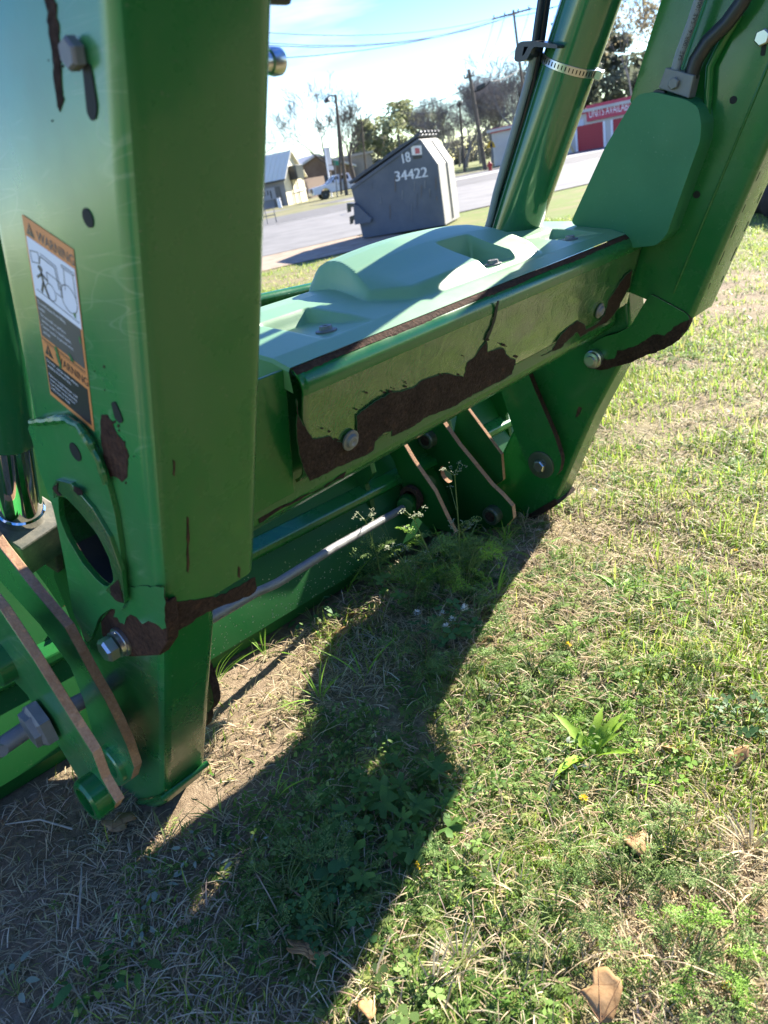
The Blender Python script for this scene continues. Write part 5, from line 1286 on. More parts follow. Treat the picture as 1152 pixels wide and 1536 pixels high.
lbls = iter(['topmost overhead wire running left from the wide crossarm', 'second overhead wire left of the wide crossarm', 'third overhead wire sagging left of the wide crossarm', 'lowest overhead wire sagging left of the wide crossarm', 'left drop wire from crossarm down to leaning pole', 'middle drop wire from crossarm down to leaning pole', 'longest drop wire from crossarm down to leaning pole', 'upper wire leaving the wide crossarm to the right', 'lower wire leaving the wide crossarm to the right', 'long wire from leaning pole past the lamp pole', 'wire from leaning pole down to pale thin pole', 'short wire right of the wide crossarm pole', 'faint wire from lamp pole to pale thin pole'])
far_l = bA + (bC - bA) * 0.0
pl = bA - facing(bA)[1] * 0
leftref = foot(380, 330)
for (ax0, ay0), (bx0, by0), sg_ in (((742, 27), (300, 40), .9), ((752, 25), (300, 54), 1.3), ((783, 17), (300, 60), 1.4), ((793, 14), (300, 92), 1.0)):
    wire(next(lbls), [up_at(bA, ax0, ay0), up_at(leftref, bx0, by0)], .028, sg_)
for (ax0, ay0), (bx0, by0), sg_ in (((741, 28), (697, 117), 1.0), ((757, 24), (703, 107), 1.2), ((795, 13), (710, 112), 2.2)):
    wire(next(lbls), [up_at(bA, ax0, ay0), up_at(bB, bx0, by0)], .024, sg_)
wire(next(lbls), [up_at(bA, 797, 13), up_at(bA, 870, -4)], .03, .3); wire(next(lbls), [up_at(bA, 770, 25), up_at(bA, 880, -10)], .03, .3)
wire(next(lbls), [up_at(bB, 705, 130), up_at(bC, 560, 170), up_at(bC, 505, 185), up_at(leftref, 380, 214)], .03, .5)
wire(next(lbls), [up_at(bB, 706, 137), up_at(bD, 638, 168), up_at(bD, 544, 196)], .03, .6)
cabl = wire('thick communication cable with a black splice box between two poles', [up_at(bA, 780, 103), up_at(bB, 735, 122), up_at(bB, 706, 137)], .05, .25); del cabl['group']
box('splice_box', up_at(bB, 721, 128) + Vector((0, 0, -.1)), (up_at(bB, 727, 124) - up_at(bB, 715, 130)).normalized() * .42, facing(bB)[0] * .2, Vector((0, 0, .16)), M['black'], cabl, .05)
wire(next(lbls), [up_at(bA, 781, 106), up_at(bA, 840, 98)], .03, .1)
wire(next(lbls), [up_at(bC, 504, 145), up_at(bD, 541, 175)], .018, .4)

# ---- trees
BARK_D = flat_mat('dark_bark', (0.06, 0.05, 0.045), (0.11, 0.095, 0.085), 4)
BARK = flat_mat('hazed_grey_bark', (0.19, 0.175, 0.17), (0.27, 0.25, 0.24), 4)  # grey lightened to put distance haze into the bark
def twig_tree(name, label, base, height, spread, seed, levels=6, trunk=.16, lean=0.0, buds=None, group='trees behind the street', fork=0.27, bark=None, dense=0):
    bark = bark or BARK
    r = random.Random(seed); th = thing(name, label, 'tree', base, group); tk = Soup(); tw = Soup(); leaf_v = []; leaf_f = []; leaf_c = []
    def grow(p, d, L, rad, lv):
        n = 3 if lv < 3 else 2; path = [p]; q = p; dd = d.copy()
        for k in range(n):
            dd = (dd + Vector((r.uniform(-1, 1), r.uniform(-1, 1), r.uniform(-.5, .7))) * 0.16).normalized(); q = q + dd * (L / n); path.append(q)
        r1 = rad * (0.62 if lv else 0.75)
        (tk if lv < 2 else tw).tube(path, [max(.016, rad + (r1 - rad) * i / n) for i in range(n + 1)], 6 if lv < 2 else (4 if lv < 4 else 3), False)
        if buds and lv >= levels - 2:
            for k in range(buds[0]):
                c = path[r.randint(1, n)] + Vector((r.gauss(0, 1), r.gauss(0, 1), r.gauss(0, 1))) * buds[1]; a = Vector((r.gauss(0, 1), r.gauss(0, 1), r.gauss(0, 1))).normalized(); b = a.cross(Vector((r.gauss(0, 1), r.gauss(0, 1), r.gauss(0, 1)))).normalized(); s = buds[2] * r.uniform(.6, 1.4)
                i = len(leaf_v); leaf_v.extend([c + a * s, c + b * s * .7, c - a * s, c - b * s * .7]); leaf_f.append((i, i + 1, i + 2, i + 3))
        if lv >= levels: return
        for k in range(r.choice((2, 3, 3)) + (1 if dense and lv in (2, 3) else 0) if lv else r.choice((3, 4))):
            sp_a = r.uniform(.35, .85) * spread; az = r.uniform(0, 6.283); u, w, _ = frame_of(dd); nd = (dd * math.cos(sp_a) + (u * math.cos(az) + w * math.sin(az)) * math.sin(sp_a) + Vector((0, 0, .14))).normalized()
            st = path[-1] if k == 0 else path[r.randint(max(1, n - 1), n)]
            grow(st, nd, L * r.uniform(.66, .86), r1 * r.uniform(.6, .85), lv + 1)
    grow(base - Vector((0, 0, .1)), Vector((lean, lean * .3, 1)).normalized(), height * fork, trunk, 0)
    tk.build('trunk', bark, th); t = tw.build('crown', bark, th); t['kind'] = 'stuff'
    if leaf_f:
        o = obj('buds', leaf_v, leaf_f, buds[3], th, recalc=False); o['kind'] = 'stuff'
    return th
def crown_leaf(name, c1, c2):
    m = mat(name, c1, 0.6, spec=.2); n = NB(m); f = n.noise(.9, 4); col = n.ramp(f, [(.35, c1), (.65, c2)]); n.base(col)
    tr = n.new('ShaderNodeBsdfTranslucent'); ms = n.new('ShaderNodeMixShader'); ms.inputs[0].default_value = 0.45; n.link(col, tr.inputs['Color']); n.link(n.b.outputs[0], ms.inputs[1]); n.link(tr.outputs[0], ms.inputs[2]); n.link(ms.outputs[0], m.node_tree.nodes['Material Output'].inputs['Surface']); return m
LF_G = crown_leaf('hazed_green_leaves', (0.19, 0.215, 0.11), (0.27, 0.29, 0.16)); LF_D = crown_leaf('hazed_evergreen', (0.10, 0.12, 0.085), (0.15, 0.165, 0.115)); LF_B = crown_leaf('pale_bud_leaves', (0.20, 0.165, 0.10), (0.30, 0.25, 0.14)); LF_O = crown_leaf('hazed_olive_leaves', (0.20, 0.20, 0.155), (0.27, 0.265, 0.21))  # green, evergreen and olive leaves paled to carry haze in their colour
def leaf_tree(name, label, base, height, width, seed, m, n=5200, leaf=.22, trunk=.2, bottom=.2, group='trees behind the street', clumps=26):
    r = np.random.default_rng(seed); th = thing(name, label, 'tree', base, group); b = np.array(base)
    cc = []
    for k in range(clumps):
        a = r.uniform(0, 6.28); t = r.random(); zz = height * (bottom + (1 - bottom) * t); rad = width * .5 * math.sin(math.pi * min(.98, .12 + .80 * t)) ** .6 * math.sqrt(r.random()); cc.append((rad * math.cos(a), rad * math.sin(a), zz, r.uniform(.10, .2) * width))
    cc = np.array(cc); ci = r.integers(0, clumps, n); d = r.normal(0, 1, (n, 3)); d /= np.linalg.norm(d, axis=1, keepdims=True); rad = cc[ci, 3] * r.random(n) ** .4
    c = cc[ci, :3] + d * rad[:, None] * np.array([1, 1, .75]); c[:, 2] = np.clip(c[:, 2], .1, height)
    u = r.normal(0, 1, (n, 3)); u /= np.linalg.norm(u, axis=1, keepdims=True); w = np.cross(u, r.normal(0, 1, (n, 3))); w /= np.linalg.norm(w, axis=1, keepdims=True); s = leaf * r.uniform(.5, 1.4, (n, 1))
    V = np.stack([c + u * s, c + w * s * .7, c - u * s, c - w * s * .7], 1).reshape(-1, 3) + b; me = bpy.data.meshes.new('crown'); np_mesh(me, V, np.arange(n * 4).reshape(n, 4)); me.materials.append(m); o = link(bpy.data.objects.new('crown', me), th); o['kind'] = 'stuff'
    s_ = Soup(); B = Vector(base); s_.tube([B - Vector((0, 0, .1)), B + Vector((.1, 0, height * .35)), B + Vector((.2, .1, height * .7))], [trunk, trunk * .7, trunk * .3], 8)
    for k in range(0, clumps, 3): s_.tube([B + Vector((.1, 0, height * .3)), B + Vector(cc[k, :3])], [trunk * .35, trunk * .1], 5)
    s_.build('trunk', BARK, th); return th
def beyond(px, py, extra): p = foot(px, py); p = p + Vector((p.x, p.y, 0)).normalized() * extra; p.z = ZR; return p
bt = beyond(500, 293, 18)
twig_tree('bare_tree', 'big bare spreading tree behind the white pole sign', bt, 14.0, 1.0, 5, 7, .32, bark=BARK_D)
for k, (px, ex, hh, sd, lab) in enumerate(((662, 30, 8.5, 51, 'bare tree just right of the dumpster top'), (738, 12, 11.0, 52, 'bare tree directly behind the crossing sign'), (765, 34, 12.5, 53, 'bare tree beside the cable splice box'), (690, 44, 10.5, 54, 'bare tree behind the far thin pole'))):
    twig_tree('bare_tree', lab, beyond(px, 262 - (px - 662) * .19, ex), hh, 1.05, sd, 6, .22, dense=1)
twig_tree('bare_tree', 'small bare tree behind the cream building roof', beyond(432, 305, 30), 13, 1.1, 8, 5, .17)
twig_tree('bare_tree', 'bare tree just left of the dumpster lid', beyond(535, 289, 22), 12.0, .85, 12, 7, .26, bark=BARK_D)
twig_tree('bare_tree', 'thin bare tree between lamp pole and dumpster', beyond(518, 291, 36), 12, .8, 15, 6, .2, bark=BARK_D)
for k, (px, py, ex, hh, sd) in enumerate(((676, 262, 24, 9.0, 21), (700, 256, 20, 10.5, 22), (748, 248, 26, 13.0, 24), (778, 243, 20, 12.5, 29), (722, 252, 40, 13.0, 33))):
    twig_tree('bare_tree', ('low bare tree right above the sunlit dumpster rear', 'dense bare tree behind the leaning pole', 'bare tree above the yellow crossing sign', 'bare tree left of the hydraulic hose', 'tallest bare tree far behind the leaning pole')[k], beyond(px, py, ex), hh, 1.0, sd, 7, .26, dense=1)
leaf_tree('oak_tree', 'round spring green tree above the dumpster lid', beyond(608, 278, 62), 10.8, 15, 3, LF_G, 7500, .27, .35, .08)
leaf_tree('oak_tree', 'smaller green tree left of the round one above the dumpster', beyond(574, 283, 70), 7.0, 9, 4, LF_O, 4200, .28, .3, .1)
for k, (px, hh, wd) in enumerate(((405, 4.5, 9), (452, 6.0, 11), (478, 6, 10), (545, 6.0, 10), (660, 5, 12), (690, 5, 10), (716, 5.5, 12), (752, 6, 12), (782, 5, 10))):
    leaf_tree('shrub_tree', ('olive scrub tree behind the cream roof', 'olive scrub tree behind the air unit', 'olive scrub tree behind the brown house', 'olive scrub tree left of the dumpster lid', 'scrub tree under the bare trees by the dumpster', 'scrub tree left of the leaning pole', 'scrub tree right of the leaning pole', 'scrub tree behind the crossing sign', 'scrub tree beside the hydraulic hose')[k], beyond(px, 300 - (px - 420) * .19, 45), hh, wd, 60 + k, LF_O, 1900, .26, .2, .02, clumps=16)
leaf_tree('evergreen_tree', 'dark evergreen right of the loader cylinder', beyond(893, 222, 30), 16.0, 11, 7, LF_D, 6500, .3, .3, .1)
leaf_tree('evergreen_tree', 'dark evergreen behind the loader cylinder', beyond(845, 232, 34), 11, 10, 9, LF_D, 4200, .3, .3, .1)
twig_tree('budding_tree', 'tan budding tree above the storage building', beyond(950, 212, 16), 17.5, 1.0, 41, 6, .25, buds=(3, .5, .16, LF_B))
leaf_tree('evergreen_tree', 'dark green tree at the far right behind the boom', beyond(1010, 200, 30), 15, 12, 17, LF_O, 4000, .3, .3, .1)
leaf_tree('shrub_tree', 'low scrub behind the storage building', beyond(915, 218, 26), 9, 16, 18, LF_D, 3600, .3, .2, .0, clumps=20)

# ---- log on the lawn at the right edge
lg0 = on_ground(1112, 312); lg1 = on_ground(1190, 322)
LOG = rust('black_bark', (0.018, 0.017, 0.016), (0.05, 0.047, 0.042), sc=9, bump=0.8)  # bark coloured near-black
dl = (lg1 - lg0).normalized(); path = []; rad = []
for k in range(13):
    t = k / 12; p = lg0 + dl * (2.4 * t) + Vector((0, 0, .20 + .03 * math.sin(t * 7))); path.append(p + Vector((rnd.uniform(-.02, .02),) * 3)); rad.append((.10 if k == 0 else .20 + .03 * math.sin(k * 1.9) + .012 * k))
lg = tube('fallen_log', path, rad, LOG, None, 16); tag(lg, 'black weathered log lying in the grass at the right edge', 'log')
sb = Soup(); sb.tube([path[4], path[4] + dl * .5 + Vector((0, 0, .33)) + RN * -.1], [.06, .02], 7); sb.tube([path[2] + Vector((0, 0, -.1)), path[2] - RN * .5 + Vector((0, 0, .02))], [.07, .03], 7); sb.tube([path[6] + Vector((0, 0, .1)), path[6] + dl * .7 - RN * .2 + Vector((0, 0, .15))], [.05, .015], 6); stub = sb.build('broken_branch', LOG, lg)

# ---- unseen tractor that carries the loader, added to darken the boom reflections
trc = thing('tractor', 'green tractor standing behind the loader booms', 'tractor', (0.87, -1.2, -0.02))
TG = M['cyl']; TX = 0.87
hv = []; hf = []
for y, w, z0, z1 in ((-0.60, .30, .78, 1.22), (-0.72, .36, .72, 1.38), (-1.6, .38, .72, 1.50), (-2.55, .40, .74, 1.60)):
    for a, z in ((-1, z0), (-1, z1 - .16), (-.72, z1 - .03), (0, z1), (.72, z1 - .03), (1, z1 - .16), (1, z0)): hv.append(Vector((TX + w * a, y, z)))
for k in range(3):
    for i in range(7): hf.append((k * 7 + i, k * 7 + (i + 1) % 7, k * 7 + 7 + (i + 1) % 7, k * 7 + 7 + i))
hf += [tuple(range(7)), tuple(21 + i for i in range(7))]
hood = bevel(obj('hood', hv, hf, TG, trc), .03, 3)
gr = box('grille', (TX, -.598, .98), Vector((.22, 0, 0)), Vector((0, .012, 0)), Vector((0, 0, .17)), M['black'], trc, .008)
for k in range(7): box('grille_bar', (TX, -.582, .84 + .045 * k), Vector((.20, 0, 0)), Vector((0, .006, 0)), Vector((0, 0, .008)), M['ink_grey'], gr, .002)
for e in (-1, 1): box('headlight', (TX + e * .20, -.63, 1.24), Vector((.07, 0, 0)), Vector((0, .03, 0)), Vector((0, 0, .035)), M['white'], trc, .01)
box('chassis', (TX, -1.7, .58), Vector((.24, 0, 0)), Vector((0, 1.0, 0)), Vector((0, 0, .16)), M['black_steel'], trc, .02)
box('front_axle', (TX, -1.15, .48), Vector((.62, 0, 0)), Vector((0, .08, 0)), Vector((0, 0, .07)), TG, trc, .02)
def tractor_wheel(x, y, rad, w):
    z = float(gz(x)) + rad - .015; sgn = 1 if x > TX else -1
    wh = lathe('wheel', (x - sgn * w / 2, y, z), (sgn, 0, 0), [(0, rad * .58), (.02, rad * .80), (.05, rad * .93), (w * .5, rad * .95), (w - .05, rad * .93), (w - .02, rad * .80), (w, rad * .58)], M['black'], trc, 40)
    lathe('rim', (x - sgn * w / 2, y, z), (sgn, 0, 0), [(w * .3, rad * .57), (w * .9, rad * .57), (w * .92, rad * .50), (w * .5, rad * .42), (w * .55, rad * .16), (w * .7, rad * .14)], mat('rim_yellow', (.62, .42, .03), .4), wh, 32)
    lug = Soup()
    for k in range(22):
        for e in (0, 1):
            t = 2 * math.pi * (k + .5 * e) / 22; o_ = Vector((0, math.cos(t), math.sin(t))); tt = Vector((0, -math.sin(t), math.cos(t))); c = Vector((x + (.25 if e else -.25) * w, y, z)) + o_ * rad * .965; lug.box(c, (Vector((1, 0, 0)) + tt * (.7 if e else -.7)).normalized() * w * .27, tt * .022, o_ * rad * .035)
    l_ = lug.build('tread', M['black'], wh); l_['kind'] = 'stuff'
for x in (TX - .72, TX + .72): tractor_wheel(x, -1.15, .52, .30)
for x in (TX - .80, TX + .80): tractor_wheel(x, -3.35, .78, .44)
CABM = mat('cab_glass', (.03, .04, .045), .05)
box('cab', (TX, -3.3, 1.85), Vector((.62, 0, 0)), Vector((0, .68, 0)), Vector((0, 0, .55)), CABM, trc, .04)
box('cab_base', (TX, -3.3, 1.05), Vector((.62, 0, 0)), Vector((0, .70, 0)), Vector((0, 0, .26)), TG, trc, .03)
box('cab_roof', (TX, -3.3, 2.47), Vector((.70, 0, 0)), Vector((0, .80, 0)), Vector((0, 0, .08)), TG, trc, .04)
for ex in (-1, 1):
    for ey in (-1, 1): tube('cab_post', [Vector((TX + ex * .63, -3.3 + ey * .69, 1.3)), Vector((TX + ex * .63, -3.3 + ey * .69, 2.4))], .04, M['black_steel'], trc, 8)
for x0, top in ((0.25, bl), (1.38, brp)):               # upper booms running back to the masts
    t = Vector((0, top.y, top.z)) + D_UP * 1.12
    pts = [(t.y - .02, t.z - .10), (t.y + .16, t.z + .02), (t.y + .06, t.z + .16), (-1.55, 1.62), (-1.75, 1.50), (-1.55, 1.40), (t.y - .12, t.z - .02)]
    up_b = slab('upper_boom', [Vector((x0 + .004, y, z)) for y, z in pts], (-1, 0, 0), .10, M['paint'], loader, bev=.01)
    slab('mast', [Vector((x0 + .02, y, z)) for y, z in ((-1.45, .55), (-1.85, .55), (-1.82, 1.55), (-1.62, 1.60))], (-1, 0, 0), .07, M['paint'], loader, bev=.006)
    box('mast_bracket', (TX + (x0 + .055 - TX) * .62, -1.62, .62), Vector((abs(x0 + .055 - TX) * .42, 0, 0)), Vector((0, .12, 0)), Vector((0, 0, .06)), M['paint'], loader, .006)

# ================================================================== WEEDS, FLOWERS AND FALLEN LEAVES
def solid_leaf(name, c1, c2, rough=0.55, trans=0.35):
    m = mat(name, c1, rough, spec=.2); n = NB(m); f = n.noise(30, 4); col = n.ramp(f, [(.35, c1), (.65, c2)]); n.base(col)
    tr = n.new('ShaderNodeBsdfTranslucent'); ms = n.new('ShaderNodeMixShader'); ms.inputs[0].default_value = trans
    n.link(col, tr.inputs['Color']); n.link(n.b.outputs[0], ms.inputs[1]); n.link(tr.outputs[0], ms.inputs[2]); n.link(ms.outputs[0], m.node_tree.nodes['Material Output'].inputs['Surface']); return m
WG = solid_leaf('geranium_green', (0.075, 0.17, 0.035), (0.12, 0.235, 0.055)); WB = solid_leaf('bright_green_leaf', (0.20, 0.38, 0.04), (0.28, 0.48, 0.07)); WF = solid_leaf('ferny_green', (0.16, 0.27, 0.07), (0.26, 0.37, 0.11))
WD = solid_leaf('dandelion_green', (0.26, 0.44, 0.04), (0.36, 0.54, 0.07)); WS = solid_leaf('silvery_leaf', (0.26, 0.32, 0.24), (0.38, 0.43, 0.33)); WC = solid_leaf('clover_green', (0.06, 0.16, 0.05), (0.10, 0.22, 0.07)); WP = solid_leaf('petal_white', (0.7, 0.7, 0.68), (0.8, 0.8, 0.78)); WY = solid_leaf('petal_yellow', (0.75, 0.55, 0.03), (0.85, 0.65, 0.06))
ST = solid_leaf('green_stem', (0.16, 0.24, 0.07), (0.24, 0.30, 0.11)); DL = None
def dry_leaf_mat():
    m = mat('dry_brown_leaf', (0.36, 0.21, 0.10), 0.75, spec=.2); n = NB(m); f = n.noise(55, 5); v = n.bw(n.vor(45), 0, .05, .6, 0); c = n.ramp(f, [(.35, (0.28, 0.16, 0.065)), (.65, (0.42, 0.26, 0.125))]); c = n.mix(v, c, (0.15, 0.075, 0.03)); n.base(c); n.bump(f, .3, .003)
    return m
DLM = dry_leaf_mat(); VEIN = mat('leaf_vein', (.20, .11, .05), .8); SEED = solid_leaf('seed_green', (.42, .46, .28), (.55, .57, .38)); DRY = solid_leaf('bleached_grass', (.48, .39, .23), (.62, .53, .34), .8, .2)
def leaf_oval(L=1.0, w=.5, fold=.12, droop=.25, n=6, lobed=0.0):
    v = []; f = []
    for i in range(n + 1):
        t = i / n; ww = w * .5 * math.sin(math.pi * min(1, max(0, t)) ** .85) ** .8 if 0 < t < 1 else 0.004
        if lobed and i % 2 == 0: ww *= 1 - lobed
        z = -droop * t * t + .06 * t
        v += [(L * t, -ww, z + fold * ww), (L * t, 0, z), (L * t, ww, z + fold * ww)]
    for i in range(n):
        a = i * 3; f += [(a, a + 3, a + 4, a + 1), (a + 1, a + 4, a + 5, a + 2)]
    return v, f
def leaf_palm(lobes=5, cut=.55):
    v = [(0.0, 0, 0)]; f = []; n = lobes * 6
    for i in range(n + 1):
        a = -2.5 + 5.0 * i / n; ph = (i % 6) / 6; r = 1.0 - cut * abs(math.cos(math.pi * ph)) ** 3 - (.07 if i % 2 else 0); v.append((.25 + r * .75 * math.cos(a), r * .75 * math.sin(a), .14 * math.sin(a * 3.1) * r + .10 * r))
    v[0] = (.25, 0, 0)
    for i in range(1, n + 1): f.append((0, i, i + 1))
    return v, f
def leaf_fern(pairs=9):
    v = []; f = []; r = random.Random(77)
    def bit(x, y, ang, L, w, z):
        c, s = math.cos(ang), math.sin(ang); k = len(v); dz = r.uniform(-.03, .03); v.extend([(x, y, z), (x + c * L * .55 - s * w, y + s * L * .55 + c * w, z + .03 + dz), (x + c * L, y + s * L, z - .01 + dz * 2), (x + c * L * .55 + s * w, y + s * L * .55 - c * w, z + .02)]); f.append((k, k + 1, k + 2, k + 3))
    for i in range(pairs):
        t = .10 + .86 * i / pairs + r.uniform(-.015, .015); L = .36 * math.sin(math.pi * (.20 + .72 * i / pairs)) * r.uniform(.8, 1.15); z = .16 * t - .36 * t * t
        for s in (-1, 1):
            a0 = s * (.95 + r.uniform(-.2, .2))
            for q in range(4):
                u = (q + .3) / 4; bx, by = t + math.cos(a0) * L * u, math.sin(a0) * L * u
                bit(bx, by, a0 + r.choice((-.7, .7)) * (1 if q < 3 else .1), L * .36, L * .075, z + r.uniform(-.015, .015))
            k = len(v); v.extend([(t, 0, z), (t + math.cos(a0) * L, math.sin(a0) * L, z), (t + math.cos(a0) * L + .006, math.sin(a0) * L, z), (t + .012, 0, z)]); f.append((k, k + 1, k + 2, k + 3))
    k = len(v); v.extend([(0, -.008, 0), (1, -.004, -.2), (1, .004, -.2), (0, .008, 0)]); f.append((k, k + 1, k + 2, k + 3))
    return v, f
def leaf_trifol():
    v = []; f = []
    for a in (-2.0, 0, 2.0):
        k = len(v); c, s = math.cos(a), math.sin(a); pts = [(0, 0), (.30, .28), (.62, .34), (.82, .16), (.76, 0), (.82, -.16), (.62, -.34), (.30, -.28)]
        for x, y in pts: v.append((x * c - y * s + .1, x * s + y * c, .10 * abs(y) + .04 * x))
        f.append(tuple(range(k, k + 8)))
    return v, f
MESH = {}
def lmesh(kind, m):
    key = (kind, m.name)
    if key not in MESH:
        g = {'oval': lambda: leaf_oval(1, .46), 'long': lambda: leaf_oval(1, .26, .3, .55, 9, .3), 'strap': lambda: leaf_oval(1, .045, .3, .5, 8), 'palm': leaf_palm, 'fern': leaf_fern, 'tri': leaf_trifol, 'round': lambda: leaf_oval(1, .75, .1, .12)}[kind]()
        MESH[key] = mesh_of('leaf', g[0], g[1], m, None, True)
    return MESH[key]
def plant(name, label, px, kind, m, count, reach, size, lift=(.1, .6), group=None, cat='weed', flowers=None, seed=0, tall=0.0, stem_r=.0007, at=None):
    """stems radiating from one root, one leaf object on each"""
    r = random.Random(seed); p = on_ground(*px) if at is None else Vector(at); p.z = float(zground(p.x, p.y)); th = thing(name, label, cat, p, group); s = Soup()
    for k in range(count):
        az = r.uniform(0, 6.283); rr = reach * r.uniform(.25, 1) ** .7; hgt = reach * r.uniform(*lift) + tall * r.random(); tip = p + Vector((math.cos(az) * rr, math.sin(az) * rr, hgt)); mid = p.lerp(tip, .5) + Vector((0, 0, hgt * .22))
        if kind not in ('long', 'strap'): s.tube([p + Vector((math.cos(az), math.sin(az), 0)) * .002, mid, tip], [stem_r * 1.2, stem_r, stem_r * .7], 4, False); root = tip
        else: root = p + Vector((math.cos(az), math.sin(az), .0)) * .003
        lf = bpy.data.objects.new('leaf', lmesh(kind, m)); sc = size * r.uniform(.5, 1.2); lf.scale = (sc, sc * r.uniform(.8, 1.1), sc)
        if kind in ('long', 'strap'): lf.rotation_euler = (r.uniform(-.3, .3), -r.uniform(*lift) * 1.5, az)
        else: lf.rotation_euler = (r.uniform(-.45, .45), r.uniform(-.3, .4), az + r.uniform(-.5, .5))
        lf.location = root; link(lf, th)
    if flowers:
        fm, n, fs, fh = flowers
        for k in range(n):
            az = r.uniform(0, 6.283); rr = reach * r.uniform(.2, .8); tip = p + Vector((math.cos(az) * rr, math.sin(az) * rr, fh * r.uniform(.7, 1.1))); s.tube([p, p.lerp(tip, .5) + Vector((0, 0, fh * .15)), tip], stem_r * .8, 4, False)
            fv = []; ff = []
            for q in range(26):
                d = Vector((r.gauss(0, 1), r.gauss(0, 1), abs(r.gauss(0, 1)))).normalized(); e = d.cross(Vector((.3, .2, 1))).normalized(); i = len(fv); c = tip + d * fs * .35; fv += [c - e * fs * .18, c + d * fs * .6 - e * fs * .1, c + d * fs * .6 + e * fs * .1, c + e * fs * .18]; ff.append((i, i + 1, i + 2, i + 3))
            obj('flower', fv, ff, fm, th, recalc=False)
    if s.v: s.build('stem', ST, th)
    return th
GW = 'weeds growing in the lawn'
# geranium-like clump in the big shadow
for k, (px, nn, rr, sz, lab) in enumerate((((585, 1255), 13, .055, .034, 'broad lobed-leaf weed in the middle of the big shadow'), ((535, 1215), 10, .045, .030, 'lobed-leaf weed left of centre in the big shadow'), ((600, 1190), 9, .05, .030, 'lobed-leaf weed at the upper edge of the shaded clump'), ((640, 1250), 7, .04, .026, 'lobed-leaf weed where the big shadow meets the sun'), ((560, 1290), 8, .05, .027, 'lowest lobed-leaf weed of the shaded clump'))):
    plant('lobed_weed', lab, px, 'palm', WG, nn, rr, sz, (.35, .9), GW, seed=100 + k)
for k, (px, nn, rr, sz, m, lab) in enumerate((
    ((470, 1300), 16, .06, .05, WF, 'ferny weed in the shadow left of the lobed clump'), ((520, 1330), 14, .055, .05, WF, 'ferny weed below the lobed clump in shadow'), ((430, 1345), 12, .05, .045, WF, 'ferny weed at the lower left of the big shadow'),
    ((610, 1340), 13, .05, .05, WF, 'ferny weed at the sunny edge under the lobed clump'), ((835, 1380), 14, .05, .042, WF, 'ferny weed in sun left of the big dry leaf'), ((935, 1330), 20, .06, .045, WF, 'dense ferny weed in the sunny right foreground'),
    ((1000, 1290), 18, .06, .045, WF, 'ferny weed above the dense one on the right'), ((1040, 1450), 18, .06, .05, WB, 'bright ferny weed at the lower right edge'), ((1000, 1485), 16, .05, .048, WF, 'ferny weed just right of the big dry leaf'), ((1110, 1380), 16, .06, .045, WF, 'ferny weed near the right margin'), ((1095, 1500), 14, .06, .05, WF, 'ferny weed in the bottom right corner'),
    ((640, 990), 18, .07, .05, WF, 'ferny weed beneath the white clover heads'), ((715, 940), 16, .07, .05, WF, 'ferny weed right of the white clover heads'), ((700, 1020), 13, .06, .05, WF, 'ferny weed at the shadow edge below the clover'), ((800, 1010), 15, .06, .045, WF, 'ferny weed in sun right of the shadow edge'), ((850, 985), 12, .05, .045, WB, 'bright ferny weed beside the yellow flower'), ((900, 1090), 14, .05, .04, WB, 'bright small-leaved weed beside the dandelion rosette'), ((1020, 1010), 12, .06, .04, WF, 'ferny weed in the sunny middle right'), ((560, 1085), 8, .04, .03, WF, 'small ferny weed on the shaded dirt'))):
    plant('ferny_weed', lab, px, 'fern', m, int(nn * 1.5), rr * .85, sz * .72, (.25, .85), GW, seed=200 + k)
for k, (px, nn, rr, sz, m, kind, lab) in enumerate((
    ((500, 1400), 22, .05, .019, WC, 'tri', 'clover patch right of the curled leaf in shadow'), ((480, 1360), 14, .04, .02, WC, 'round', 'round-leaf weed above the clover patch'), ((1120, 1090), 14, .05, .018, WC, 'tri', 'clover patch at the right edge in sun'), ((690, 1320), 12, .04, .016, WF, 'tri', 'small clover just outside the shadow edge'), ((620, 1500), 12, .045, .02, WF, 'tri', 'pale clover at the bottom middle'), ((985, 1160), 14, .05, .016, WB, 'tri', 'bright clover below the dandelion rosette'),
    ((470, 925), 12, .05, .034, WC, 'oval', 'broad-leaf weed at the foot of the bucket'), ((930, 890), 14, .05, .05, WB, 'long', 'bright narrow-leaf weed in the upper lawn'),
    ((985, 905), 10, .05, .045, WB, 'long', 'second bright narrow-leaf weed in the upper lawn'), ((145, 1480), 9, .03, .028, WC, 'oval', 'small green rosette on the dark dirt lower left'), ((205, 1450), 7, .028, .022, WG, 'oval', 'tiny rosette right of the one on dark dirt'))):
    plant('broadleaf_weed', lab, px, kind, m, int(nn * (1.8 if kind == 'tri' else 1)), rr, sz * (.62 if kind == 'tri' else 1), (.2, .8), GW, seed=300 + k)
for k, (px, nn, rr, sz, lab) in enumerate((((248, 1330), 6, .03, .022, 'silvery weed on the lit dirt near the loader foot'), ((222, 1392), 7, .03, .020, 'silvery weed on shaded dirt below the lit wedge'), ((300, 1290), 8, .04, .017, 'silvery weed between two shadow bands'), ((25, 1490), 7, .035, .024, 'silvery weed in the lower left corner'), ((380, 1290), 9, .04, .018, 'silvery weed at the left edge of the big shadow'), ((845, 1150), 10, .04, .018, 'silvery weed left of the dandelion rosette'))):
    plant('silvery_weed', lab, px, 'oval', WS, nn, rr * .7, sz * .62, (.4, 1.1), GW, seed=400 + k)
plant('dandelion', 'bright green dandelion rosette standing in sunny turf', (885, 1130), 'long', WD, 14, .05, .066, (.2, .75), None, seed=501)
plant('dandelion', 'flat dandelion rosette close to the white clover heads', (760, 985), 'long', WG, 8, .05, .055, (.1, .5), None, seed=502)
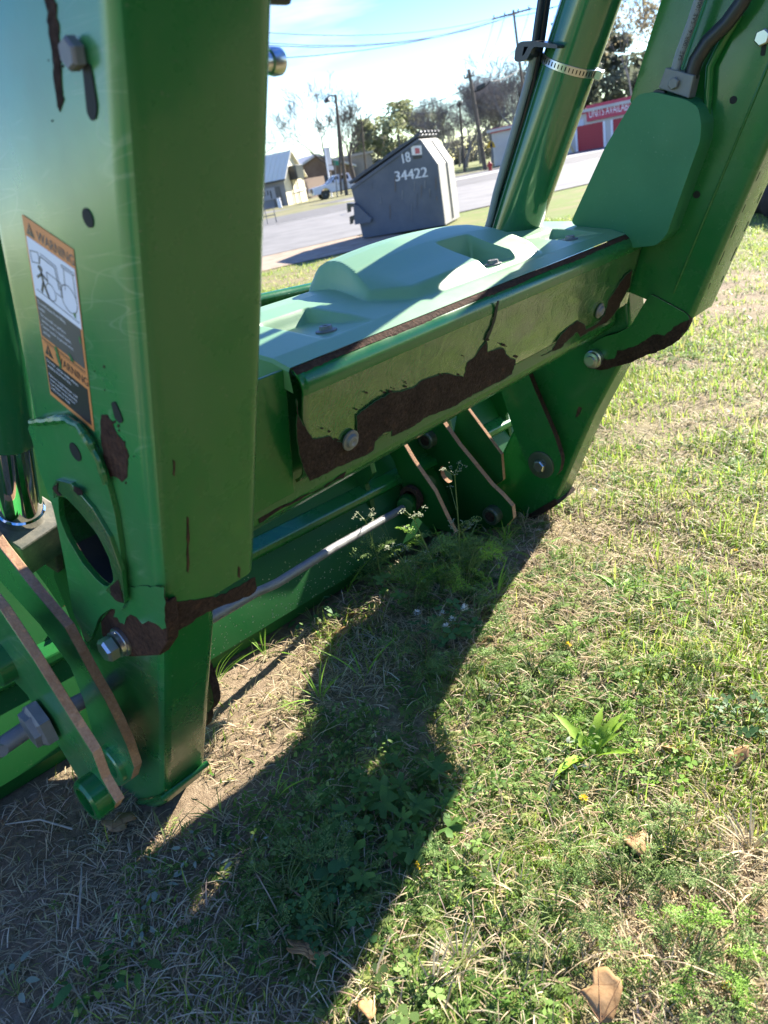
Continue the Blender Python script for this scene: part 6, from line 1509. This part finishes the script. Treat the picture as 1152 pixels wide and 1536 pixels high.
plant('white_clover', 'clover with small white flower heads in the shade', (668, 965), 'tri', WC, 22, .07, .018, (.3, .8), None, flowers=(WP, 6, .0085, .065), seed=503)
plant('white_clover', 'clover with one white head in the big shadow', (515, 1262), 'tri', WC, 9, .035, .016, (.3, .8), None, flowers=(WP, 1, .012, .03), seed=504)
for k, px in enumerate(((856, 985), (1095, 835), (868, 1195), (1085, 1470), (640, 1310))):
    plant('yellow_flower', ('tiny yellow flower in turf right of the shadow', 'tiny yellow flower far up the lawn', 'tiny yellow flower under the dandelion rosette', 'tiny yellow flower low on the right', 'tiny yellow flower at the edge of the big shadow')[k], px, 'oval', WB, 3, .015, .012, (.3, .8), 'small yellow flowers', 'flower', (WY, 1, .0065, .018), seed=520 + k)
# tall parsley-like stalks in front of the bucket
for k, (px, hh, lab) in enumerate((((690, 885), .25, 'tall parsley stalk before the far loader leg'), ((668, 900), .20, 'shorter parsley stalk left of the tallest'), ((575, 880), .17, 'thin parsley stalk in front of the latch rod'), ((720, 870), .13, 'short parsley stalk right of the tallest'), ((640, 905), .12, 'low parsley stalk over the dark soil'))):
    r = random.Random(600 + k); p = on_ground(*px); p.z = float(zground(p.x, p.y)); th = thing('wild_parsley', lab, 'weed', p, 'wild parsley by the bucket'); s = Soup(); lean = Vector((r.uniform(-.25, .15), r.uniform(-.15, .25), 1)); top = p + lean * hh; s.tube([p, p.lerp(top, .5) + Vector((.006, 0, 0)), top], [.0019, .0015, .001], 5, False); um = []
    for q in range(7):
        a = r.uniform(0, 6.28); tip = top + Vector((math.cos(a) * .022, math.sin(a) * .022, .018 + r.uniform(-.006, .006))); s.tube([top, tip], .0006, 3, False); um.append(tip)
    for q in range(3):
        b = p.lerp(top, r.uniform(.35, .8)); a = r.uniform(0, 6.28); tip = b + Vector((math.cos(a) * .05, math.sin(a) * .05, .03)); s.tube([b, tip], .0009, 3, False); um.append(tip)
    s.build('stem', ST, th); fv = []; ff = []
    for tip in um:
        for q in range(9):
            c = tip + Vector((r.gauss(0, .0035), r.gauss(0, .0035), r.gauss(0, .002))); d = r.uniform(.0011, .002); i = len(fv); fv += [c + Vector((d, 0, 0)), c + Vector((0, d, .0006)), c - Vector((d, 0, 0)), c - Vector((0, d, -.0006))]; ff.append((i, i + 1, i + 2, i + 3))
    ub_ = obj('umbel', fv, ff, SEED, th, recalc=False); ub_['kind'] = 'stuff'
    for q in range(13):
        b = p.lerp(top, r.uniform(.05, .6)); lf = bpy.data.objects.new('leaf', lmesh('fern', WF)); sc = r.uniform(.04, .065); lf.scale = (sc,) * 3; lf.rotation_euler = (r.uniform(-.4, .4), -.35, r.uniform(0, 6.28)); lf.location = b; link(lf, th)
for k, (px, kind, m, nn, rr, sz, lab) in enumerate((((655, 880), 'fern', WB, 16, .06, .05, 'leafy bright weed left of the parsley stalks'), ((700, 905), 'fern', WB, 18, .07, .05, 'leafy bright weed at the foot of the tallest parsley'), ((735, 855), 'fern', WF, 12, .05, .045, 'leafy weed by the far loader leg'), ((620, 925), 'palm', WG, 12, .05, .024, 'lobed-leaf weed near the bucket in shade'), ((600, 860), 'fern', WF, 12, .06, .045, 'leafy weed under the rod socket'), ((760, 820), 'strap', WB, 18, .03, .07, 'grass clump behind the far loader foot'), ((670, 845), 'strap', WB, 14, .03, .09, 'grass clump between the far loader plates'))):
    plant('leafy_weed', lab, px, kind, m, nn, rr, sz, (.5, 1.3), 'weeds crowding the far loader leg', seed=640 + k, tall=.05)  # the brighter greens carry sunlight from the leg gaps in their colour
# single tufts of fresh grass on the bare soil
for k, (px, nn, sz, lab) in enumerate((((395, 975), 9, .075, 'fresh grass tuft at the bucket foot, leftmost pair'), ((440, 905), 11, .10, 'tall grass tuft in front of the bucket'), ((322, 1018), 8, .085, 'grass tuft beside the near loader leg'), ((480, 1050), 12, .065, 'spiky grass tuft on the shaded dirt'), ((545, 1015), 5, .075, 'thin upright grass tuft at the shadow edge'), ((520, 890), 10, .085, 'grass tuft in the dark before the bucket'), ((620, 880), 12, .09, 'grass tuft under the latch rod socket'), ((410, 1205), 6, .07, 'upright weed stalk on lit dirt'), ((330, 1225), 9, .055, 'small grass tuft on the lit dirt'), ((250, 1265), 7, .05, 'yellowish tuft just under the loader foot'), ((745, 900), 14, .08, 'grass tuft at the shadow corner'))):
    plant('grass_tuft', lab, px, 'strap', WB if k not in (9,) else ST, nn, .03, sz, (.45, .95), 'fresh grass tufts on bare soil', 'grass tuft', seed=700 + k)
for k, (px, nn, rr, sz, lab) in enumerate((((690, 1450), 80, .05, .042, 'big bleached grass tuft at the bottom beside the shadow tip'), ((650, 1480), 34, .04, .045, 'bleached grass tuft left of the big one'), ((1125, 1275), 40, .04, .05, 'dead grey grass tuft at the right margin'), ((780, 1350), 24, .05, .04, 'sparse bleached tuft in the sunny middle foreground'), ((560, 1480), 26, .05, .045, 'bleached tuft in shade at the bottom middle'))):
    plant('dry_tuft', lab, px, 'strap', DRY, nn, rr, sz, (.15, 1.0), 'bleached grass tufts', 'grass tuft', seed=740 + k)
# fallen leaves
def dry(label, px, size, yaw, kind, tilt=(0, 0), lift=.012):
    p = on_ground(*px); p.z = float(zground(p.x, p.y)) + lift
    if kind == 'lobe':
        pts = [(0, -.03), (.10, -.14), (.12, -.44), (.26, -.50), (.40, -.30), (.50, -.22), (.66, -.40), (.82, -.36), (.84, -.18), (1.04, .0), (.84, .16), (.80, .34), (.62, .36), (.48, .22), (.36, .30), (.22, .52), (.08, .40), (.06, .12)]
    else: pts = [(0, 0), (.2, -.22), (.5, -.32), (.8, -.2), (1.0, 0), (.8, .24), (.5, .33), (.2, .2)]
    pts = rounded(pts, .10, 2); r = random.Random(int(px[0])); pts = jag([(a * 100, b * 100) for a, b in pts], 7, 1.6, int(px[1])); pts = [(a / 100, b / 100) for a, b in pts]; c = (.5, 0); v = []; f = []
    def zz(x, y): return .22 * y * y + .10 * math.sin(3.2 * x + 1) * (.3 + abs(y)) + .05 * math.sin(9 * y + 4 * x)
    n = len(pts)
    for ring in (1.0, .66, .33):
        for x, y in pts: X, Y = c[0] + (x - c[0]) * ring, y * ring; v.append(Vector((X, Y, zz(X, Y))))
    v.append(Vector((c[0], 0, zz(c[0], 0))))
    for k in range(2):
        for i in range(n): f.append((k * n + i, k * n + (i + 1) % n, (k + 1) * n + (i + 1) % n, (k + 1) * n + i))
    for i in range(n): f.append((2 * n + i, 2 * n + (i + 1) % n, 3 * n))
    R_ = Matrix.Rotation(yaw, 3, 'Z') @ Matrix.Rotation(tilt[0], 3, 'X') @ Matrix.Rotation(tilt[1], 3, 'Y')
    th = thing('dry_leaf', label, 'leaf', p, 'fallen dry leaves')
    o = obj('blade', [p + R_ @ ((q - Vector((.5, 0, 0))) * size) for q in v], f, DLM, th, smooth=True); sd = o.modifiers.new('thick', 'SOLIDIFY'); sd.thickness = .0006
    vs3 = Soup()
    for a0, b0 in (((0, 0), (1.0, .0)), ((.12, 0), (.24, -.42)), ((.12, 0), (.2, .44)), ((.48, 0), (.72, -.32)), ((.48, 0), (.7, .30)), ((.3, 0), (.42, -.24)), ((.3, 0), (.42, .2))):
        vp = [(a0[0] + (b0[0] - a0[0]) * t / 4, a0[1] + (b0[1] - a0[1]) * t / 4) for t in range(5)]
        vs3.tube([p + R_ @ ((Vector((a, b, zz(a, b) + .008)) - Vector((.5, 0, 0))) * size) for a, b in vp], [.0006, .0005, .0004, .0004, .0003], 4, False)
    if kind == 'lobe': vs3.build('leaf_vein', VEIN, th)
    tube('leaf_stalk', [p + R_ @ (Vector((-.5, -.02, .0)) * size), p + R_ @ (Vector((-.75, -.06, .06)) * size)], [.0011, .0006], DLM, th, 5)
def big_leaf(label, px_c, outline, lean):
    """a large lobed leaf propped up in the grass, outline from image pixels, tilted towards the camera"""
    c = on_ground(*px_c); c.z = float(zground(c.x, c.y)) + .034; nrm = (Vector((0, 0, 1)) + (EYE - c).normalized() * lean).normalized()
    P = [on(*q, c, nrm) for q in jag(rounded(outline, 6, 2), 5, .9, 91)]; cen = sum(P, Vector((0, 0, 0))) / len(P); n = len(P); v = []; f = []
    u = (P[0] - cen).normalized(); w = nrm.cross(u); size = max((p - cen).length for p in P)
    def lift(p):
        a = (p - cen).dot(u) / size; b = (p - cen).dot(w) / size; return nrm * (size * (.07 * a * a - .07 * b * b + .025 * math.sin(5 * a + 2 * b) + .02 * math.sin(7 * b)))
    for ring in (1.0, .75, .5, .25):
        for p in P: q = cen + (p - cen) * ring; v.append(q + lift(q))
    v.append(cen + lift(cen))
    for k in range(3):
        for i in range(n): f.append((k * n + i, k * n + (i + 1) % n, (k + 1) * n + (i + 1) % n, (k + 1) * n + i))
    for i in range(n): f.append((3 * n + i, 3 * n + (i + 1) % n, 4 * n))
    th = thing('dry_leaf', label, 'leaf', c, 'fallen dry leaves'); o = obj('blade', v, f, DLM, th, smooth=True); sd = o.modifiers.new('thick', 'SOLIDIFY'); sd.thickness = .0006
    vs4 = Soup(); foot_ = on(*outline[-3], c, nrm)
    for tip in (outline[3], outline[0], outline[6], outline[8]):
        e = on(*tip, c, nrm); pts_ = [foot_.lerp(e, t / 6 * .94) for t in range(7)]; vs4.tube([q + lift(q) + nrm * .0007 for q in pts_], [.0008, .0007, .0006, .0005, .0004, .0003, .0003], 4, False)
    vs4.build('leaf_vein', VEIN, th); tube('leaf_stalk', [foot_ + lift(foot_), foot_ + (foot_ - cen) * .5 - Vector((0, 0, .01))], [.0013, .0008], DLM, th, 5)
big_leaf('large curled brown leaf lying in the sunny foreground', (905, 1500), [(868, 1486), (890, 1479), (888, 1456), (897, 1449), (913, 1450), (922, 1465), (932, 1468), (934, 1486), (928, 1506), (918, 1534), (901, 1534), (890, 1516), (880, 1499)], .55)
dry('curled brown leaf in the shadow near the bottom', (462, 1438), .050, .9, 'lobe', (.6, .4), .02)
dry('flat tan leaf among weeds on the right', (955, 1262), .055, .5, 'oval', (.2, .1))
dry('brown leaf at the right edge above the clover', (1108, 1143), .045, 2.8, 'oval', (.4, .2), .018)
dry('reddish leaf under the loader tube by the bucket', (515, 946), .055, 2.6, 'oval', (.15, .1))
dry('tan leaf standing in the lawn below the dandelion', (1008, 1130), .035, 1.2, 'oval', (.7, .2), .015)
dry('small brown leaf on the dirt by the broad weed', (530, 925), .04, 1.6, 'oval', (.8, .2), .015)
dry('dusty brown leaf under the near loader foot', (182, 1232), .045, .3, 'lobe', (.1, .1))
dry('small pale leaf at the bottom middle edge', (555, 1526), .03, .8, 'oval', (.5, .2), .02)
dry('tan leaf below the far loader leg in sun', (730, 965), .04, 2.0, 'oval', (.2, .2))
for k, (a, b, lab) in enumerate((((478, 1398), (432, 1335), 'thin straw stick lying across the big shadow'), ((110, 1245), (10, 1240), 'pale root lying on the dirt at left'), ((120, 1400), (125, 1300), 'curved pale stalk on the shaded dirt'), ((700, 1120), (742, 1135), 'short reddish twig at the shadow edge'))):
    p, q = on_ground(*a), on_ground(*b); p.z = float(zground(p.x, p.y)) + .008; q.z = float(zground(q.x, q.y)) + .01; mid = p.lerp(q, .5) + Vector((.006, .004, .006)); o = tube('dry_twig', [p, mid, q], [.0017, .0014, .0009], M['rust_edge'] if k in (0, 3) else mat('pale_root', (.42, .36, .27), .8), None, 6); tag(o, lab, 'twig', 'twigs on the ground')
